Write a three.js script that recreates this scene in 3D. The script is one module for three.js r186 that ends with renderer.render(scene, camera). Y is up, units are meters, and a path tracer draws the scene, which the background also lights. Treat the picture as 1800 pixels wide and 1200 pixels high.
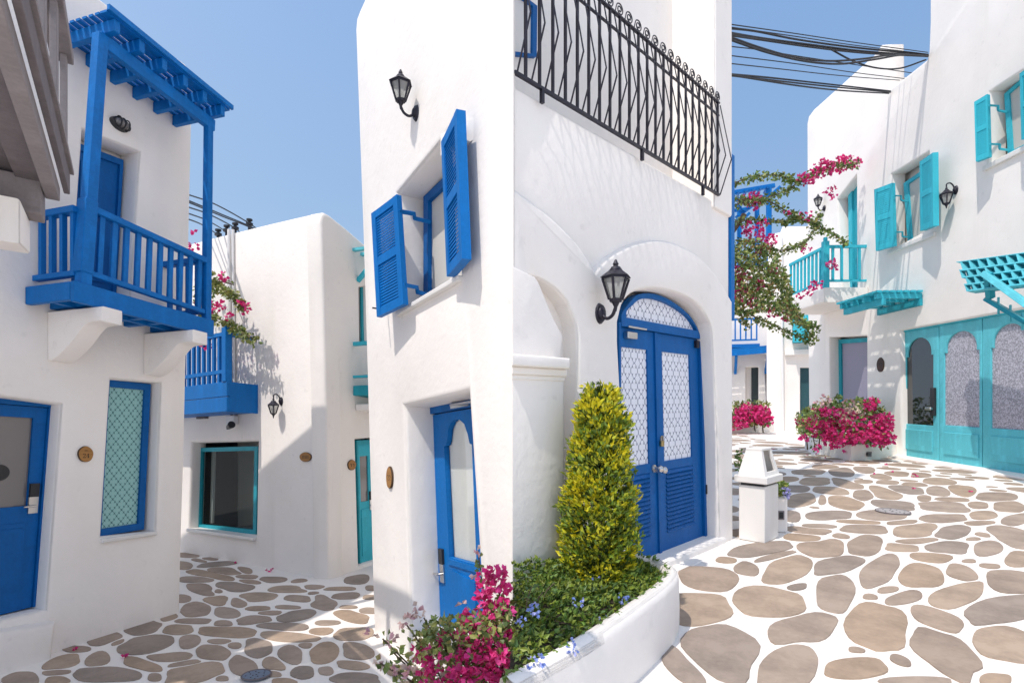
import * as THREE from 'three';
import { RoundedBoxGeometry } from 'three/addons/geometries/RoundedBoxGeometry.js';
import * as BGU from 'three/addons/utils/BufferGeometryUtils.js';

// ---------------------------------------------------------------- camera, sky, sun, exposure
const F = 981, PX = 900, YH = 745, EY = 1.6;              // focal length in pixels of an 1800 x 1200 frame, horizon row, eye height
const scene = new THREE.Scene();
const camera = new THREE.PerspectiveCamera(2 * Math.atan(600 / F) * 180 / Math.PI, 1.5, 0.05, 2000);
camera.position.set(0, EY, 0);
camera.lookAt(0, EY, -10);
camera.setViewOffset(1800, 1200, 0, 600 - YH, 1800, 1200); // shift lens: verticals stay upright
const SKY_K = .80, SKY_A = .54, SKY_B = .36, SUN_I = 3.0, EXPO = 1.15;
const SUN_AZ = 42.5 * Math.PI / 180, SUN_EL = 60 * Math.PI / 180;
const toSun = new THREE.Vector3(-Math.sin(SUN_AZ) * Math.cos(SUN_EL), Math.sin(SUN_EL), Math.cos(SUN_AZ) * Math.cos(SUN_EL));
{
  const W = 256, H = 128, data = new Float32Array(W * H * 4);
  const mix = (a, b, t) => a.map((v, i) => v + (b[i] - v) * t);
  const stops = [[-90, [.46, .43, .40]], [-3, [.50, .50, .50]], [0, [.60, .70, .83]], [8, [.46, .62, .82]], [20, [.275, .47, .77]], [38, [.135, .325, .68]], [60, [.125, .285, .60]], [90, [.10, .24, .54]]];
  for (let y = 0; y < H; y++) {
    const el = ((y + .5) / H - .5) * 180;
    for (let x = 0; x < W; x++) {
      const az = ((x + .5) / W - .5) * 2 * Math.PI, e = el * Math.PI / 180;
      const dir = new THREE.Vector3(Math.cos(az) * Math.cos(e), Math.sin(e), Math.sin(az) * Math.cos(e));
      let i = 0; while (i < stops.length - 2 && el > stops[i + 1][0]) i++;
      let c = mix(stops[i][1], stops[i + 1][1], Math.min(1, Math.max(0, (el - stops[i][0]) / (stops[i + 1][0] - stops[i][0]))));
      const q = (1 + dir.dot(toSun)) / 2, g = el > -8 ? 1 : .4, haze = (SKY_A * Math.pow(q, 3) + SKY_B * Math.pow(q, 14)) * g;   // hazy summer air, whiter and brighter towards the sun
      c = c.map((v, k) => v * SKY_K + haze * [.98, .97, .95][k]);
      const o = (y * W + x) * 4; data[o] = c[0]; data[o + 1] = c[1]; data[o + 2] = c[2]; data[o + 3] = 1;
    }
  }
  const t = new THREE.DataTexture(data, W, H, THREE.RGBAFormat, THREE.FloatType);
  t.mapping = THREE.EquirectangularReflectionMapping; t.magFilter = THREE.LinearFilter; t.minFilter = THREE.LinearFilter; t.wrapS = THREE.RepeatWrapping; t.needsUpdate = true;
  scene.background = t; scene.environment = t;
}
const sun = new THREE.DirectionalLight(new THREE.Color(1, .94, .87), SUN_I);
sun.position.copy(toSun).multiplyScalar(60); sun.target.position.set(0, 0, -10); sun.position.add(sun.target.position);
sun.castShadow = true; sun.shadow.mapSize.set(4096, 4096);
Object.assign(sun.shadow.camera, { left: -30, right: 30, top: 30, bottom: -30, near: 1, far: 140 });
scene.add(sun, sun.target);
const renderer = new THREE.WebGLRenderer({ antialias: true });
renderer.toneMapping = THREE.LinearToneMapping; renderer.toneMappingExposure = EXPO;
renderer.shadowMap.enabled = true; renderer.setSize(1024, 682);

// ---------------------------------------------------------------- helpers
let seed = 7;
const rnd = () => { seed |= 0; seed = seed + 0x6D2B79F5 | 0; let t = Math.imul(seed ^ seed >>> 15, 1 | seed); t = t + Math.imul(t ^ t >>> 7, 61 | t) ^ t; return ((t ^ t >>> 14) >>> 0) / 4294967296; };
const rr = (a, b) => a + (b - a) * rnd();
const V = (x, y, z) => new THREE.Vector3(x, y, z);
const KL = -55 / F, KR = 45 / F;                         // the left street runs gently downhill, the right one uphill
class Frame {                                             // a facade: u along the wall, h height from eye level along the sloping street, w out of the wall
  constructor(A, B, k) {
    this.o = V(A[0], 0, A[1]); this.u = V(B[0] - A[0], 0, B[1] - A[1]).normalize(); this.n = V(-this.u.z, 0, this.u.x); this.k = k;
    const { o, u, n } = this;
    this.m = new THREE.Matrix4().set(u.x, 0, n.x, o.x, -k * u.z, 1, -k * n.z, EY - k * o.z, u.z, 0, n.z, o.z, 0, 0, 0, 1);
  }
  hit(px, py, w = 0) {
    const r = V((px - PX) / F, -(py - YH) / F, -1), t = (w + this.o.dot(this.n)) / r.dot(this.n);
    return [r.clone().multiplyScalar(t).sub(this.o).dot(this.u), r.y * t - this.k * t, t];
  }
  pt(u, h, w = 0) { return V(u, h, w).applyMatrix4(this.m); }
  put(g) { g.applyMatrix4(this.m); return g; }
}
const at = (px, py, d) => V((px - PX) / F * d, EY - (py - YH) / F * d, -d);   // a point seen at a pixel, d metres deep
const groundL = (px, py) => { const d = 1.89 * F / (py - 800); return V((px - PX) / F * d, EY - 1.89 + KL * d, -d); };
const groundR = (px, py) => { const d = 1.55 * F / (py - 700); return V((px - PX) / F * d, EY - 1.55 + KR * d, -d); };

function boxUV(g) {                                       // uv in metres from the dominant face direction
  if (g.index) g = g.toNonIndexed();
  const p = g.attributes.position, n = g.attributes.normal, uv = new Float32Array(p.count * 2);
  for (let i = 0; i < p.count; i++) {
    const ax = Math.abs(n.getX(i)), ay = Math.abs(n.getY(i)), az = Math.abs(n.getZ(i)), x = p.getX(i), y = p.getY(i), z = p.getZ(i);
    if (ay > ax && ay > az) { uv[2 * i] = x; uv[2 * i + 1] = z; } else if (ax > az) { uv[2 * i] = z; uv[2 * i + 1] = y; } else { uv[2 * i] = x; uv[2 * i + 1] = y; }
  }
  g.setAttribute('uv', new THREE.BufferAttribute(uv, 2));
  return g;
}
const clean = (g) => { g = g.index ? g.toNonIndexed() : g; for (const k of Object.keys(g.attributes)) if (!['position', 'normal', 'uv'].includes(k)) g.deleteAttribute(k); if (!g.attributes.uv) boxUV(g); return g; };
const merge = (list) => BGU.mergeGeometries(list.map(clean));
const used = {};
const numbered = (n) => { used[n] = (used[n] ?? -1) + 1; return used[n] ? n + '_' + String(used[n]).padStart(3, '0') : n; };
function tag(o, label, category, group, kind) { o.userData.label = label; if (category) o.userData.category = category; if (group) o.userData.group = group; if (kind) o.userData.kind = kind; return o; }
function thing(name, label, category, base, group) {
  const o = new THREE.Group(); o.name = numbered(name); o.position.copy(base); o.userData.base = base.clone(); scene.add(o);
  const b = o.userData.base; delete o.userData.base; bases.set(o, b);
  return tag(o, label, category, group);
}
const bases = new Map();
function shade(o) { o.castShadow = true; o.receiveShadow = true; return o; }
function part(name, g, mat, parent, label) {              // a mesh whose geometry is in world coordinates
  const m = shade(new THREE.Mesh(g, mat)); m.name = name; if (label) m.userData.label = label;
  if (bases.has(parent)) m.position.copy(bases.get(parent)).negate();
  parent.add(m); return m;
}
function sub(name, parent) {                              // a part that is itself a set of pieces
  const g = new THREE.Group(); g.name = name;
  if (bases.has(parent)) g.position.copy(bases.get(parent)).negate();
  parent.add(g); return g;
}
const lbox = (u0, u1, h0, h1, w0, w1, r = 0) => {
  const sx = Math.abs(u1 - u0), sy = Math.abs(h1 - h0), sz = Math.abs(w1 - w0);
  const g = r ? new RoundedBoxGeometry(sx, sy, sz, 2, Math.min(r, sx / 2.05, sy / 2.05, sz / 2.05)) : new THREE.BoxGeometry(sx, sy, sz);
  g.translate((u0 + u1) / 2, (h0 + h1) / 2, (w0 + w1) / 2); return boxUV(g);
};
const fbox = (f, ...a) => f.put(lbox(...a));
function lbar(a, b, t, s, r = 0, ref = V(0, 0, 1)) {      // a beam from a to b: t thick across, s thick along ref
  const d = b.clone().sub(a), len = d.length(); d.normalize();
  let z = ref.clone().sub(d.clone().multiplyScalar(ref.dot(d))); if (z.lengthSq() < 1e-6) z = V(0, 1, 0).sub(d.clone().multiplyScalar(d.y)); z.normalize();
  const x = d.clone(), y = z.clone().cross(x);
  const g = lbox(-len / 2, len / 2, -t / 2, t / 2, -s / 2, s / 2, r);
  return g.applyMatrix4(new THREE.Matrix4().makeBasis(x, y, z).setPosition(a.clone().add(b).multiplyScalar(.5)));
}
const fbar = (f, a, b, t, s, r = 0, ref) => f.put(lbar(V(...a), V(...b), t, s, r, ref));
function cyl(a, b, r0, r1 = r0, n = 10) {
  const d = b.clone().sub(a), g = new THREE.CylinderGeometry(r1, r0, d.length(), n);
  g.applyQuaternion(new THREE.Quaternion().setFromUnitVectors(V(0, 1, 0), d.clone().normalize())); g.translate(...a.clone().add(b).multiplyScalar(.5).toArray());
  return clean(g);
}
const tube = (pts, r, seg = 24, n = 6) => clean(new THREE.TubeGeometry(new THREE.CatmullRomCurve3(pts), seg, r, n, false));
function slab(f, outline, holes, w, depth, bevel = .035, fix) {   // wall or panel: outlines in (u,h) metres, front face at w
  const s = new THREE.Shape(outline.map((p) => new THREE.Vector2(p[0], p[1])));
  for (const h of holes ?? []) s.holes.push(new THREE.Path(h.map((p) => new THREE.Vector2(p[0], p[1]))));
  let g = new THREE.ExtrudeGeometry(s, bevel ? { depth: depth - 2 * bevel, bevelEnabled: true, bevelSize: bevel, bevelThickness: bevel, bevelOffset: -bevel, bevelSegments: 3, curveSegments: 16 } : { depth, bevelEnabled: false, curveSegments: 16 });
  g.translate(0, 0, w - depth + bevel);
  if (fix) { const p = g.attributes.position; for (let i = 0; i < p.count; i++) { const q = fix(p.getX(i), p.getY(i), p.getZ(i)); p.setXYZ(i, ...q); } g.computeVertexNormals(); }
  if (bevel) g = BGU.toCreasedNormals(g, .7);
  return f.put(boxUV(g));
}
const px = (f, list, w = 0) => list.map(([x, y]) => f.hit(x, y, w).slice(0, 2));
function smooth(list, n = 6) {                            // closed smooth outline through points
  const c = new THREE.CatmullRomCurve3(list.map((p) => V(p[0], p[1], 0)), true, 'centripetal');
  return c.getPoints(list.length * n).slice(0, -1).map((p) => [p.x, p.y]);
}
function arcTo(list, n = 5) { const c = new THREE.CatmullRomCurve3(list.map((p) => V(p[0], p[1], 0)), false, 'centripetal'); return c.getPoints(list.length * n).map((p) => [p.x, p.y]); }
// a flat thing given by its four corners (bottom left, bottom right, top right, top left): s across, t up in 0..1, n metres out of it
class Quad {
  constructor(bl, br, tr, tl) {
    Object.assign(this, { bl, br, tr, tl });
    this.n = br.clone().sub(bl).cross(tl.clone().sub(bl)).normalize();
    this.W = br.distanceTo(bl); this.H = tl.distanceTo(bl);
  }
  p(s, t, n = 0) { return this.bl.clone().multiplyScalar((1 - s) * (1 - t)).addScaledVector(this.br, s * (1 - t)).addScaledVector(this.tr, s * t).addScaledVector(this.tl, (1 - s) * t).addScaledVector(this.n, n); }
  box(s0, s1, t0, t1, n0, n1, tilt = 0) {
    const g = new THREE.BoxGeometry(1, 1, 1), a = g.attributes.position;
    for (let i = 0; i < a.count; i++) {
      const s = a.getX(i) < 0 ? s0 : s1, t = a.getY(i) < 0 ? t0 : t1, top = a.getY(i) > 0, n = (a.getZ(i) < 0 ? n0 : n1) + (top ? -tilt : tilt);
      a.setXYZ(i, ...this.p(s, t, n).toArray());
    }
    g.computeVertexNormals(); return boxUV(g);
  }
  shape(outline, holes, n0, n1, bevel = 0) {
    const s = new THREE.Shape(outline.map((p) => new THREE.Vector2(...p)));
    for (const h of holes ?? []) s.holes.push(new THREE.Path(h.map((p) => new THREE.Vector2(...p))));
    let g = new THREE.ExtrudeGeometry(s, { depth: n1 - n0, bevelEnabled: false, curveSegments: 12 });
    const a = g.attributes.position, uv = new Float32Array(a.count * 2);
    for (let i = 0; i < a.count; i++) { const x = a.getX(i), y = a.getY(i); uv[2 * i] = x * this.W; uv[2 * i + 1] = y * this.H; a.setXYZ(i, ...this.p(x, y, n0 + a.getZ(i)).toArray()); }
    g.computeVertexNormals(); g.setAttribute('uv', new THREE.BufferAttribute(uv, 2)); return g;
  }
}
const fq = (f, bl, br, tr, tl) => new Quad(...[bl, br, tr, tl].map(([x, y, w = 0]) => f.pt(...f.hit(x, y, w).slice(0, 2), w)));
const rect = (s0, s1, t0, t1) => [[s0, t0], [s1, t0], [s1, t1], [s0, t1]];

// ---------------------------------------------------------------- textures and materials
function noiseTile(n, cells, oct, s) {                    // tileable value noise, 0..1
  const out = new Float32Array(n * n); let amp = 1, tot = 0;
  for (let o = 0; o < oct; o++, cells *= 2, amp *= .55) {
    seed = s + o * 101; const lat = new Float32Array(cells * cells).map(() => rnd()); tot += amp;
    for (let y = 0; y < n; y++) for (let x = 0; x < n; x++) {
      const fx = x / n * cells, fy = y / n * cells, ix = Math.floor(fx), iy = Math.floor(fy), q = (t) => t * t * (3 - 2 * t), tx = q(fx - ix), ty = q(fy - iy);
      const L = (a, b) => lat[((b + cells) % cells) * cells + (a + cells) % cells];
      out[y * n + x] += amp * ((L(ix, iy) * (1 - tx) + L(ix + 1, iy) * tx) * (1 - ty) + (L(ix, iy + 1) * (1 - tx) + L(ix + 1, iy + 1) * tx) * ty);
    }
  }
  return out.map((v) => v / tot);
}
function tex(n, fn, srgb, rep) {
  const d = new Uint8Array(n * n * 4);
  for (let i = 0; i < n * n; i++) { const c = fn(i % n, Math.floor(i / n), i); for (let k = 0; k < 3; k++) d[4 * i + k] = Math.max(0, Math.min(255, c[k] * 255)); d[4 * i + 3] = 255; }
  const t = new THREE.DataTexture(d, n, n); t.wrapS = t.wrapT = THREE.RepeatWrapping; t.magFilter = THREE.LinearFilter; t.minFilter = THREE.LinearMipmapLinearFilter; t.generateMipmaps = true;
  if (srgb) t.colorSpace = THREE.SRGBColorSpace; if (rep) t.repeat.set(rep, rep); t.needsUpdate = true; return t;
}
const N1 = noiseTile(512, 4, 7, 11), N2 = noiseTile(512, 3, 5, 77), N3 = noiseTile(512, 32, 4, 301);
const lin = (r, g, b) => new THREE.Color().setRGB(r, g, b);
const g3 = (v) => [v, v, v];
const stuccoBump = tex(512, (x, y, i) => g3(.55 * N1[i] + .25 * N2[i] + .2 * N3[i]), false, .7);
const stuccoTint = tex(512, (x, y, i) => { const run = Math.max(0, N1[((y >> 5) * 512 + x) % N1.length] - .6) * Math.max(0, N2[i] - .4) * 1.1, a = .945 + .07 * (N2[i] - .5) + .03 * (N1[i] - .5) - Math.max(0, N3[i] - .74) * .25 - run; return [a + .008, a, a - .012 - run * .25]; }, true, .31);
const streak = tex(512, (x, y, i) => { const v = .72 * N1[((y >> 3) * 512 + x) % N1.length] + .28 * N3[i]; const a = .88 + .30 * (v - .5) - Math.max(0, N2[i] - .66) * .5; return [a + .02 * (N1[i] - .5), a, a]; }, true, 1.7);
const fineBump = tex(512, (x, y, i) => g3(.6 * N3[i] + .4 * N1[((y >> 3) * 512 + x) % N1.length]), false, 2);
const std = (color, o = {}) => new THREE.MeshStandardMaterial({ color, roughness: .85, ...o });
const M = {};
M.stucco = std(lin(.985, .94, .905), { map: stuccoTint, bumpMap: stuccoBump, bumpScale: .011, roughness: .93 });
M.smoothWhite = std(lin(.85, .83, .81), { map: stuccoTint, bumpMap: stuccoBump, bumpScale: .0015, roughness: .6 });
M.ground = std(lin(.93, .885, .85), { map: stuccoTint, bumpMap: stuccoBump, bumpScale: .004, roughness: .9 });
const paint = (c, o = {}) => new THREE.MeshPhysicalMaterial({ color: c, map: streak, bumpMap: fineBump, bumpScale: .0011, roughness: .52, specularIntensity: .45, ...o });
M.blue = paint(lin(.002, .185, .58));
M.blueDoor = paint(lin(.002, .14, .46));
M.teal = paint(lin(.06, .60, .74));
M.tealDeep = paint(lin(.03, .42, .52));
M.tealLight = paint(lin(.16, .70, .80));
M.greyWood = paint(lin(.34, .30, .30), { roughness: .85 });
M.greyWoodDark = paint(lin(.23, .20, .205), { roughness: .9 });
M.iron = std(lin(.018, .016, .028), { roughness: .45, metalness: .3, bumpMap: fineBump, bumpScale: .0008 });
M.black = std(lin(.02, .02, .022), { roughness: .5 });
M.rubber = std(lin(.016, .017, .022), { roughness: .6 });
M.lampGlass = new THREE.MeshPhysicalMaterial({ color: lin(.8, .8, .78), roughness: .25, transmission: .75, thickness: 0, ior: 1.45 });
M.bulb = std(lin(.8, .77, .7), { roughness: .4 });
M.steel = std(lin(.62, .60, .58), { roughness: .28, metalness: 1 });
M.brass = std(lin(.5, .36, .16), { roughness: .35, metalness: 1 });
M.darkGlass = new THREE.MeshPhysicalMaterial({ color: lin(.012, .014, .016), roughness: .06, specularIntensity: 1, clearcoat: 1, clearcoatRoughness: .03 });
M.pane = new THREE.MeshPhysicalMaterial({ color: lin(.92, .94, .94), roughness: .02, transmission: 1, thickness: 0, ior: 1.5 });
M.shopPane = new THREE.MeshPhysicalMaterial({ color: lin(.8, .84, .84), roughness: .02, transmission: 1, thickness: 0, ior: 1.5, specularIntensity: .15 });
M.greyGlass = new THREE.MeshPhysicalMaterial({ color: lin(.16, .145, .14), roughness: .14, specularIntensity: 1, clearcoat: .6, clearcoatRoughness: .08 });
M.curtain = new THREE.MeshPhysicalMaterial({ color: lin(.72, .69, .64), roughness: .95, transmission: .3, thickness: 0 });
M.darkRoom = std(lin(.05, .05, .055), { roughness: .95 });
M.lilac = std(lin(.30, .28, .36), { roughness: .7, bumpMap: fineBump, bumpScale: .0006 });
M.plaque = std(lin(.42, .24, .085), { map: streak, roughness: .6, bumpMap: fineBump, bumpScale: .001 });
M.plaqueDark = std(lin(.07, .035, .015), { roughness: .7 });
M.soil = std(lin(.05, .035, .025), { bumpMap: stuccoBump, bumpScale: .02, roughness: 1 });
M.bark = std(lin(.13, .09, .065), { bumpMap: fineBump, bumpScale: .004, roughness: .95 });
M.pipe = std(lin(.78, .76, .74), { roughness: .45 });
M.cover = std(lin(.16, .20, .27), { roughness: .6, metalness: .4, bumpMap: fineBump, bumpScale: .001 });
const leafMat = (o) => new THREE.MeshPhysicalMaterial({ color: 0xffffff, vertexColors: true, roughness: .55, transmission: .32, thickness: 0, side: THREE.DoubleSide, ...o });
M.leaf = leafMat(); M.petal = leafMat({ roughness: .75, transmission: .38 });
function canvasTex(w, h, draw, rw, rh) {                  // print: one tile of rw x rh metres
  const c = document.createElement('canvas'); c.width = w; c.height = h; draw(c.getContext('2d'), w, h);
  const t = new THREE.CanvasTexture(c); t.colorSpace = THREE.SRGBColorSpace; t.wrapS = t.wrapT = THREE.RepeatWrapping; t.repeat.set(1 / rw, 1 / rh); t.anisotropy = 8; return t;
}
function quatrefoil(g, w, h, bg, fg, lw, fill, k = .5) {  // film print: staggered quatrefoils that almost touch
  g.fillStyle = bg; g.fillRect(0, 0, w, h); g.lineWidth = lw; g.strokeStyle = fg;
  for (const [cx, cy] of [[0, 0], [w, 0], [0, h], [w, h], [w / 2, h / 2]]) {
    g.beginPath();
    for (let i = 0; i <= 96; i++) { const t = i / 96 * 2 * Math.PI, c = Math.cos(2 * t), r = k * (.60 + .40 * Math.pow(Math.abs(c), .55)) * (Math.abs(c) < .12 ? .96 : 1), x = cx + w * r * Math.cos(t), y = cy + h * r * Math.sin(t); if (i) g.lineTo(x, y); else g.moveTo(x, y); }
    g.closePath(); if (fill) { g.fillStyle = fill; g.fill(); } g.stroke();
  }
}
M.filmGreen = std(0xffffff, { map: canvasTex(128, 128, (g, w, h) => quatrefoil(g, w, h, '#2f6f70', '#2b696a', 5, '#93c2bf', .44), .105, .125), roughness: .35 });
M.filmWhite = std(0xffffff, { map: canvasTex(256, 256, (g, w, h) => quatrefoil(g, w, h, '#d3d6e2', '#5c627c', 11, '#ecedf4', .48), .128, .14), roughness: .35 });
const speck = noiseTile(512, 96, 2, 909);
M.filmSpeck = std(0xffffff, { map: tex(512, (x, y, i) => { const v = .62 + Math.max(-.09, Math.min(.1, (speck[i] - .5) * .7)); return [v * 1.05, v * 1.03, v * 1.09]; }, true, .55), roughness: .4 });

// ---------------------------------------------------------------- facades of the place
const LFd = V(.2925, 0, -.956), LFc = V(-3.98, 0, -6.69);
const LF = new Frame([LFc.x - LFd.x * 6, LFc.z - LFd.z * 6], [LFc.x, LFc.z], KL);       // left house, along the left street
const TW = new Frame([-1.481, -5.98], [0, -3.655], KL);                               // corner house, side to the left street
const RW = new Frame([0, -3.655], [2.447, -6.156], KR);                               // corner house, side to the right street
const ML = new Frame([-6.49, -10.9], [-2.80, -8.504], KL);                            // house at the end of the left street
const MR = new Frame([-2.80, -8.504], [-2.517, -9.32], KL);
const RF = new Frame([10.13 + .0306 * 10, -24.48], [10.13 - .0306 * 8, -6.48], KR);   // right house
const FA = new Frame([(1352 - PX) / F * 27, -27], [(1450 - PX) / F * 26, -26], KR);    // houses at the end of the right street
const FB = new Frame([(1240 - PX) / F * 29.5, -29.5], [(1362 - PX) / F * 28.4, -28.4], KR);
const prism = (pts, y0, y1) => {
  const s = new THREE.Shape(pts.map((p) => new THREE.Vector2(p.x, -p.z))); const g = new THREE.ExtrudeGeometry(s, { depth: y1 - y0, bevelEnabled: false });
  g.rotateX(-Math.PI / 2); g.translate(0, y0, 0); return boxUV(g);
};

// ---------------------------------------------------------------- ground
const groundY = (x, z) => {
  const d = Math.max(-12, Math.min(60, -z)), r = x / Math.max(1, -z), t = THREE.MathUtils.smoothstep(r, -.12, .13);
  return EY + (-1.89 + KL * d) * (1 - t) + (-1.55 + KR * d) * t;
};
let ground;
{
  const xs = [], zs = [];
  for (let x = -12; x <= 16; x += .25) xs.push(x); for (let k = 1; k < 14; k++) { xs.unshift(-12 - k * k * 2); xs.push(16 + k * k * 2); }
  for (let z = 6; z >= -36; z -= .25) zs.push(z); for (let k = 1; k < 14; k++) { zs.unshift(6 + k * k * 2); zs.push(-36 - k * k * 2); }
  const p = [], uv = [], idx = [];
  zs.forEach((z) => xs.forEach((x) => { p.push(x, groundY(x, z), z); uv.push(x, z); }));
  const n = xs.length; for (let j = 0; j < zs.length - 1; j++) for (let i = 0; i < n - 1; i++) { const a = j * n + i; idx.push(a, a + 1, a + n, a + 1, a + n + 1, a + n); }
  const g = new THREE.BufferGeometry(); g.setAttribute('position', new THREE.Float32BufferAttribute(p, 3)); g.setAttribute('uv', new THREE.Float32BufferAttribute(uv, 2)); g.setIndex(idx); g.computeVertexNormals();
  ground = shade(new THREE.Mesh(g, M.ground)); ground.name = 'ground';
  tag(ground, 'white cement street floor set with flat brown stones', null, null, 'structure'); scene.add(ground);
}
{
  const tints = [[.385, .29, .222], [.35, .268, .21], [.42, .315, .235], [.32, .255, .21], [.38, .295, .235], [.405, .295, .212]];
  const mott = tex(512, (x, y, i) => { const v = N2[i] * .55 + N1[i] * .45, a = .88 + 1.0 * (v - .5) + .22 * (N3[i] - .5) + Math.max(0, N3[(i * 3 + 77) % N3.length] - .72) * 1.2; return [a, a * .99, a * .97]; }, false, 1.3);
  const mats = tints.map((c) => std(lin(...c), { map: mott, bumpMap: stuccoBump, bumpScale: .004, roughness: .78 }));
  // stones one can tell apart, as ellipses seen in the street: x, y, half width, half height, turn
  const R = [[180, 702, 132, 48, 5], [362, 655, 52, 30, 15], [560, 658, 112, 56, -22], [800, 636, 124, 35, -14], [1000, 668, 98, 52, -28], [1200, 690, 92, 52, 5], [1395, 675, 66, 32, 20], [1640, 720, 122, 48, 8], [465, 815, 165, 63, 3], [605, 743, 45, 13, -8], [785, 780, 85, 86, 10], [955, 790, 33, 11, 5], [1040, 756, 45, 13, -5], [1115, 797, 80, 26, -15], [1370, 785, 128, 44, -15], [1610, 850, 190, 58, -12], [635, 945, 152, 64, -8], [995, 935, 135, 106, 15], [1275, 898, 125, 40, 20], [1325, 1065, 170, 82, 28], [1610, 1020, 158, 68, 12], [240, 1065, 180, 120, 20], [555, 1130, 150, 90, -25], [885, 1135, 140, 42, -4], [890, 1045, 36, 11, 5], [1100, 1095, 46, 20, 20], [130, 850, 150, 66, 0], [60, 1130, 112, 48, 42], [1180, 1196, 150, 20, 0], [1550, 1188, 72, 26, 0],
    [720, 556, 98, 43, 0], [930, 545, 84, 43, -12], [1105, 553, 76, 18, 4], [1330, 553, 95, 29, 3], [1520, 555, 66, 33, -10], [1250, 601, 84, 21, 5], [1430, 618, 28, 8, 0], [1530, 642, 42, 11, 4], [1680, 610, 72, 32, 0], [430, 562, 140, 28, -8], [500, 594, 98, 10, -14], [265, 614, 48, 12, 5], [665, 475, 92, 19, 5], [930, 465, 104, 19, 2], [1175, 472, 100, 28, -4], [1355, 478, 76, 31, -8], [1630, 500, 100, 44, 15], [1500, 492, 38, 9, 8], [1180, 522, 90, 11, -4], [1450, 512, 30, 7, 0], [815, 498, 40, 10, 10], [755, 400, 105, 20, 0], [1015, 398, 105, 23, 2], [900, 430, 100, 8, 3], [1105, 432, 75, 8, -4], [1310, 413, 105, 18, -2], [1495, 398, 62, 18, -2], [1475, 436, 72, 9, -3], [1650, 420, 62, 22, -8], [840, 338, 80, 26, 10], [725, 325, 18, 19, 0], [920, 303, 48, 26, 5], [765, 280, 75, 17, 5], [1075, 348, 108, 19, 6], [1310, 357, 128, 21, 3], [1215, 316, 32, 14, 0], [1350, 322, 70, 9, 2], [1470, 350, 50, 15, 4], [1030, 292, 75, 24, 12], [1130, 275, 85, 19, 6], [1280, 283, 55, 21, 8], [1400, 280, 60, 23, 6], [840, 247, 75, 19, 12], [1040, 240, 55, 10, 2], [1285, 236, 70, 15, 3], [820, 190, 60, 19, 5], [925, 180, 50, 14, 5], [1010, 212, 50, 12, 4], [920, 237, 50, 8, 0], [1165, 250, 60, 8, 3], [625, 325, 65, 27, -10], [560, 400, 60, 22, 10], [710, 450, 70, 9, 2], [640, 505, 80, 20, 4], [1620, 355, 70, 24, 4], [1560, 310, 90, 20, 3], [700, 235, 80, 16, 0], [590, 270, 70, 14, 0], [660, 190, 70, 12, 0], [540, 225, 60, 12, 0], [740, 165, 60, 9, 0], [1090, 200, 60, 12, 3], [1190, 205, 50, 11, 3]];
  const L = [[505, 410, 62, 21, -10], [370, 447, 60, 18, -12], [592, 372, 30, 10, -18], [690, 343, 50, 25, -8], [683, 384, 58, 9, 0], [628, 415, 58, 16, -3], [508, 466, 95, 27, -8], [665, 455, 36, 22, -8], [415, 458, 26, 7, -18], [340, 520, 44, 21, -18], [265, 482, 45, 10, 0], [215, 530, 62, 19, -14], [370, 572, 108, 26, 0], [195, 565, 52, 7, -4], [500, 537, 60, 18, 14], [600, 511, 72, 14, -2], [650, 533, 55, 7, -10], [685, 565, 102, 32, -8], [543, 582, 22, 13, 0], [75, 588, 55, 22, 0], [200, 593, 40, 12, 0], [750, 495, 60, 24, 8], [770, 456, 36, 8, 2], [825, 470, 22, 10, 0], [905, 478, 46, 30, 10], [1020, 503, 42, 28, 5], [1140, 495, 50, 31, -15], [1075, 470, 22, 9, 0], [850, 543, 48, 30, 20], [962, 537, 36, 22, 12], [1063, 567, 38, 22, -10], [1145, 560, 24, 14, 0], [795, 422, 105, 17, 4], [785, 392, 36, 9, 0], [890, 380, 62, 13, -4], [1015, 440, 100, 14, 4], [998, 403, 80, 12, 2], [795, 354, 44, 17, 4], [760, 312, 42, 17, 5], [838, 320, 30, 15, 12], [710, 272, 48, 18, 14], [905, 299, 62, 13, -2], [825, 262, 60, 16, 4], [695, 237, 58, 11, -2], [740, 222, 76, 12, 10], [790, 208, 54, 13, 8], [658, 152, 34, 8, 2], [642, 188, 30, 13, 10], [760, 184, 60, 8, -4], [860, 205, 26, 9, 10], [870, 228, 34, 7, 2], [880, 246, 40, 7, 2], [955, 238, 46, 9, 2], [1015, 272, 62, 11, 2], [1040, 365, 62, 17, -10], [1140, 322, 46, 22, 12], [1235, 366, 55, 19, 14], [1050, 305, 45, 10, 3], [1215, 296, 50, 10, -2], [1240, 430, 62, 21, -6], [1255, 238, 42, 14, -4], [1295, 348, 32, 10, 0], [1190, 270, 52, 6, 0], [1100, 265, 40, 7, 0], [1255, 490, 48, 27, 10], [1240, 540, 50, 13, 4], [1250, 588, 80, 18, 2], [1150, 390, 40, 8, 0], [1130, 420, 40, 11, 0], [700, 170, 26, 5, 8], [765, 278, 16, 6, 0], [640, 305, 28, 12, 0], [735, 165, 26, 5, 0], [1010, 335, 40, 6, 0], [905, 340, 44, 8, 0], [950, 355, 40, 7, 0], [1220, 335, 30, 6, 0], [1300, 300, 26, 7, 0], [1305, 268, 20, 8, 0], [960, 570, 26, 10, 0], [1000, 598, 40, 12, 0], [780, 586, 20, 8, 0]];
  const polys = [], cx = [];
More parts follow.
